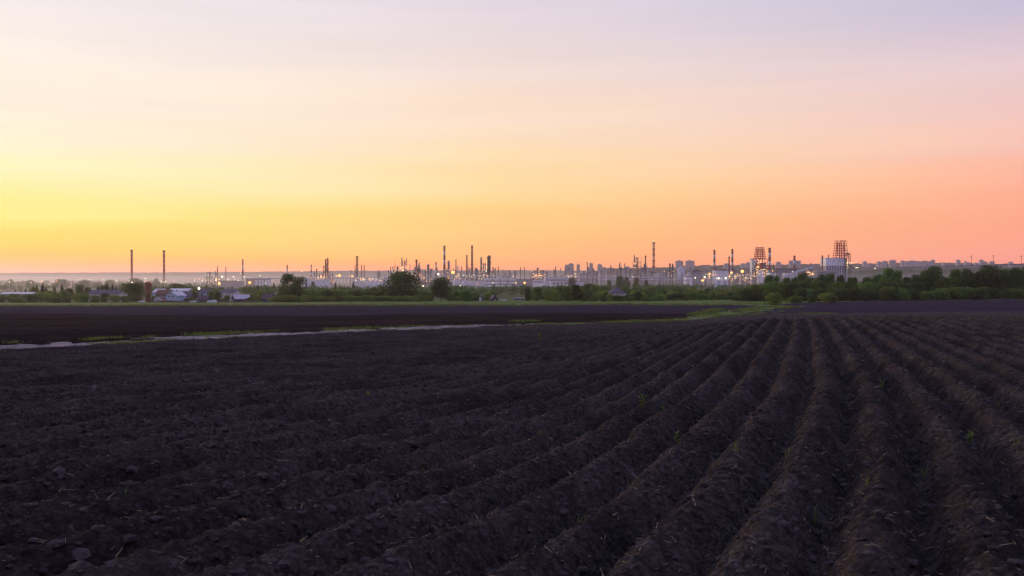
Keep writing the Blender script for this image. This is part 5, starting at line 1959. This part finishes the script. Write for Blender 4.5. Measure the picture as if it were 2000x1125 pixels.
APT = [(1103.5, 1110, 517), (1110.5, 1120.5, 514.5), (1126.5, 1132.5, 516), (1151.5, 1158, 513.8), (1167.5, 1176, 516), (1176.5, 1184.5, 522), (1222, 1230, 520.5),
       (1320, 1334.5, 509), (1339.5, 1356.5, 508.8), (1415, 1424, 514.5), (1447.5, 1455, 514.5), (1457, 1467, 512.5), (1516.5, 1525, 511.5), (1542, 1564, 508.5),
       (1686.5, 1693.5, 510.5), (1697, 1703, 514), (1714, 1722.5, 511), (1725, 1733, 509.5), (1738.5, 1750.5, 508), (1760.5, 1767, 509), (1770, 1797, 509.5), (1797.5, 1819, 509.8),
       (1820, 1826, 507.5), (1869.5, 1876, 507.5), (1842, 1847, 512.5), (1885.5, 1888, 510), (1890, 1896, 512.5), (1914.5, 1921, 507.5), (1921.5, 1929, 511), (1934, 1943, 510.5), (1905, 1910, 513), (1972, 1979, 511.5)]
for i, (x0, x1, yt) in enumerate(APT):
    Ya = 6050 if x0 > 1190 else 5200
    xm = (x0 + x1) / 2
    X0 = (xm - 1000) / F * Ya
    zt = at(xm, yt, Ya).z
    zb = -28.0
    hw = (x1 - x0) / 2 * Ya / F
    lean = ['pale', 'grey', 'hazy'][i % 3]
    t = thing('apartment_block', (X0, Ya, zb), '%s apartment block on the town skyline, %s block from the left' % (lean, ORD[i]), 'apartment block', 'apartment blocks on the skyline')
    h = zt - zb
    MB().box(-hw, hw, 0, 22, 0, h - 3).part('wall', M_APT, t)
    MB().box(-hw * 1.02, hw * 1.02, -.5, 22.5, h - 2.99, h - 1.2).part('parapet', M_APT, t)
    MB().box(-hw * .35, hw * .25, 6, 16, h - 1.19, h + 3.5).part('lift_house', M_APT, t)
    mb = MB()
    vis = min(h - 5, 75)
    nz = max(3, int(vis / 6))
    nx = max(3, int(hw * 2 / 7))
    for a in range(nx):
        for b in range(nz):
            xx = -hw + 2 * hw * (a + .25) / nx
            mb.box(xx, xx + hw / nx, -.4, .05, h - 6 - b * 6 - 2.2, h - 6 - b * 6)
    mb.part('windows', M_APTW, t, kind='stuff')

# ------------------------------------------------------------------ say which one: count alike things from the left
for grp, base in (('spruces on the left', 'dark pointed spruce among the shrubs by the left barn'),
                  ('thicket left of the water tower', 'shrub or tree in the thicket left of the water tower'),
                  ('garden trees of the village', 'garden tree or shrub among the village houses'),
                  ('hedge under the big round tree', 'leafy bush in the long hedge under the big round tree'),
                  ('small trees behind the long hedge', 'small tree rising just behind the long hedge'),
                  ('bushes on the verge', 'round bush on the green verge right of centre'),
                  ('tree belt right of centre', 'green tree or shrub in the belt behind the verge'),
                  ('tall back row of the wood on the right', 'tall tree in the high back row of the right wood'),
                  ('middle row of the wood on the right', 'mid-height tree in the middle row of the right wood'),
                  ('low front row of the wood on the right', 'dark bush in the low front row of the right wood'),
                  ('pale willow bushes before the wood', 'rounded pale willow bush at the foot of the right wood'),
                  ('grass sprouts on the ridges', 'thin green grass sprout on the ploughed ridges')):
    mem = sorted((o for o in bpy.data.objects if o.get('group') == grp), key=lambda o: o.location.x / o.location.y)
    for k, o in enumerate(mem):
        o['label'] = '%s, %s from the left' % (base, ordinal(k + 1))

# ------------------------------------------------------------------ steam


def steam(path, label, dens):
    """a drifting plume: a bent, widening tube filled with a thin white volume"""
    mb = MB()
    n = 12
    P0 = Vector(path[0][:3])
    vs = []
    for x, y, z, r in path:
        for i in range(n):
            a = i * 2 * math.pi / n
            rr_ = r * (1 + .18 * math.sin(a * 3 + x * .07))
            vs.append((x - P0.x, y - P0.y + rr_ * math.cos(a) , z - P0.z + rr_ * math.sin(a)))
    fs = [(k * n + i, k * n + (i + 1) % n, (k + 1) * n + (i + 1) % n, (k + 1) * n + i) for k in range(len(path) - 1) for i in range(n)]
    fs += [tuple(range(n - 1, -1, -1)), tuple(range((len(path) - 1) * n, len(path) * n))]
    if path[-1][0] < path[0][0]:
        fs = [f[::-1] for f in fs]
    mb.add(vs, fs)
    m = bpy.data.materials.new('steam')
    m.use_nodes = True
    t = m.node_tree
    t.nodes.remove(t.nodes['Principled BSDF'])
    v = t.nodes.new('ShaderNodeVolumePrincipled')
    v.inputs['Color'].default_value = (.98, .96, .97, 1)
    v.inputs['Density'].default_value = dens
    v.inputs['Anisotropy'].default_value = 0.75
    tcn = t.nodes.new('ShaderNodeTexCoord')
    nz_ = t.nodes.new('ShaderNodeTexNoise')
    nz_.inputs['Scale'].default_value = 0.11
    nz_.inputs['Detail'].default_value = 4
    t.links.new(tcn.outputs['Object'], nz_.inputs['Vector'])
    mr_ = t.nodes.new('ShaderNodeMapRange')
    mr_.inputs[1].default_value = 0.40
    mr_.inputs[2].default_value = 0.70
    mr_.inputs[4].default_value = dens * 3.0
    t.links.new(nz_.outputs[0], mr_.inputs[0])
    t.links.new(mr_.outputs[0], v.inputs['Density'])
    t.links.new(v.outputs[0], t.nodes['Material Output'].inputs['Volume'])
    o = mb.part('steam_plume', m, None, True, kind='stuff')
    o.location = P0
    return tag(o, label, 'steam')


def plume(p0, p1, Y, r0, r1, bend, label, dens):
    path = []
    for k in range(8):
        f = k / 7
        px = p0[0] + (p1[0] - p0[0]) * f
        py = p0[1] + (p1[1] - p0[1]) * f - bend * math.sin(f * math.pi)
        q = at(px, py, Y)
        path.append((q.x, q.y, q.z, r0 + (r1 - r0) * f))
    return steam(path, label, dens)


plume((1334, 519.5), (1304, 506), 2380, 2.0, 5.0, -1.0, 'white steam plume drifting up left in front of an apartment block', .010)
plume((1396, 526), (1377, 519), 2280, 3.0, 8.0, -1.5, 'pale steam cloud rising left of the white hall', .006)

# ------------------------------------------------------------------ haze over the whole valley
hz = MB().box(-16500, 16500, -16500, 16500, -80, HAZE_TOP).part('haze', M_WHITE, None, kind='stuff')
m = bpy.data.materials.new('haze')
m.use_nodes = True
t = m.node_tree
t.nodes.remove(t.nodes['Principled BSDF'])
v = t.nodes.new('ShaderNodeVolumePrincipled')
v.inputs['Color'].default_value = (1.0, 0.89, 0.94, 1)
v.inputs['Density'].default_value = HAZE_D
v.inputs['Anisotropy'].default_value = 0.55
t.links.new(v.outputs[0], t.nodes['Material Output'].inputs['Volume'])
hz.data.materials.clear()
hz.data.materials.append(m)
tag(hz, 'thin mauve evening haze filling the whole valley', 'haze')

# low mist lying in the valley about the works
ms = MB().box(-5000, 6500, 1250, 5000, -45, 13).part('mist', M_WHITE, None, kind='stuff')
m = bpy.data.materials.new('mist')
m.use_nodes = True
t = m.node_tree
t.nodes.remove(t.nodes['Principled BSDF'])
v = t.nodes.new('ShaderNodeVolumePrincipled')
v.inputs['Color'].default_value = (0.92, 0.89, 1.0, 1)
v.inputs['Density'].default_value = 0.00011
v.inputs['Anisotropy'].default_value = 0.55
t.links.new(v.outputs[0], t.nodes['Material Output'].inputs['Volume'])
ms.data.materials.clear()
ms.data.materials.append(m)
tag(ms, 'pale low mist lying in the valley about the refinery', 'mist')
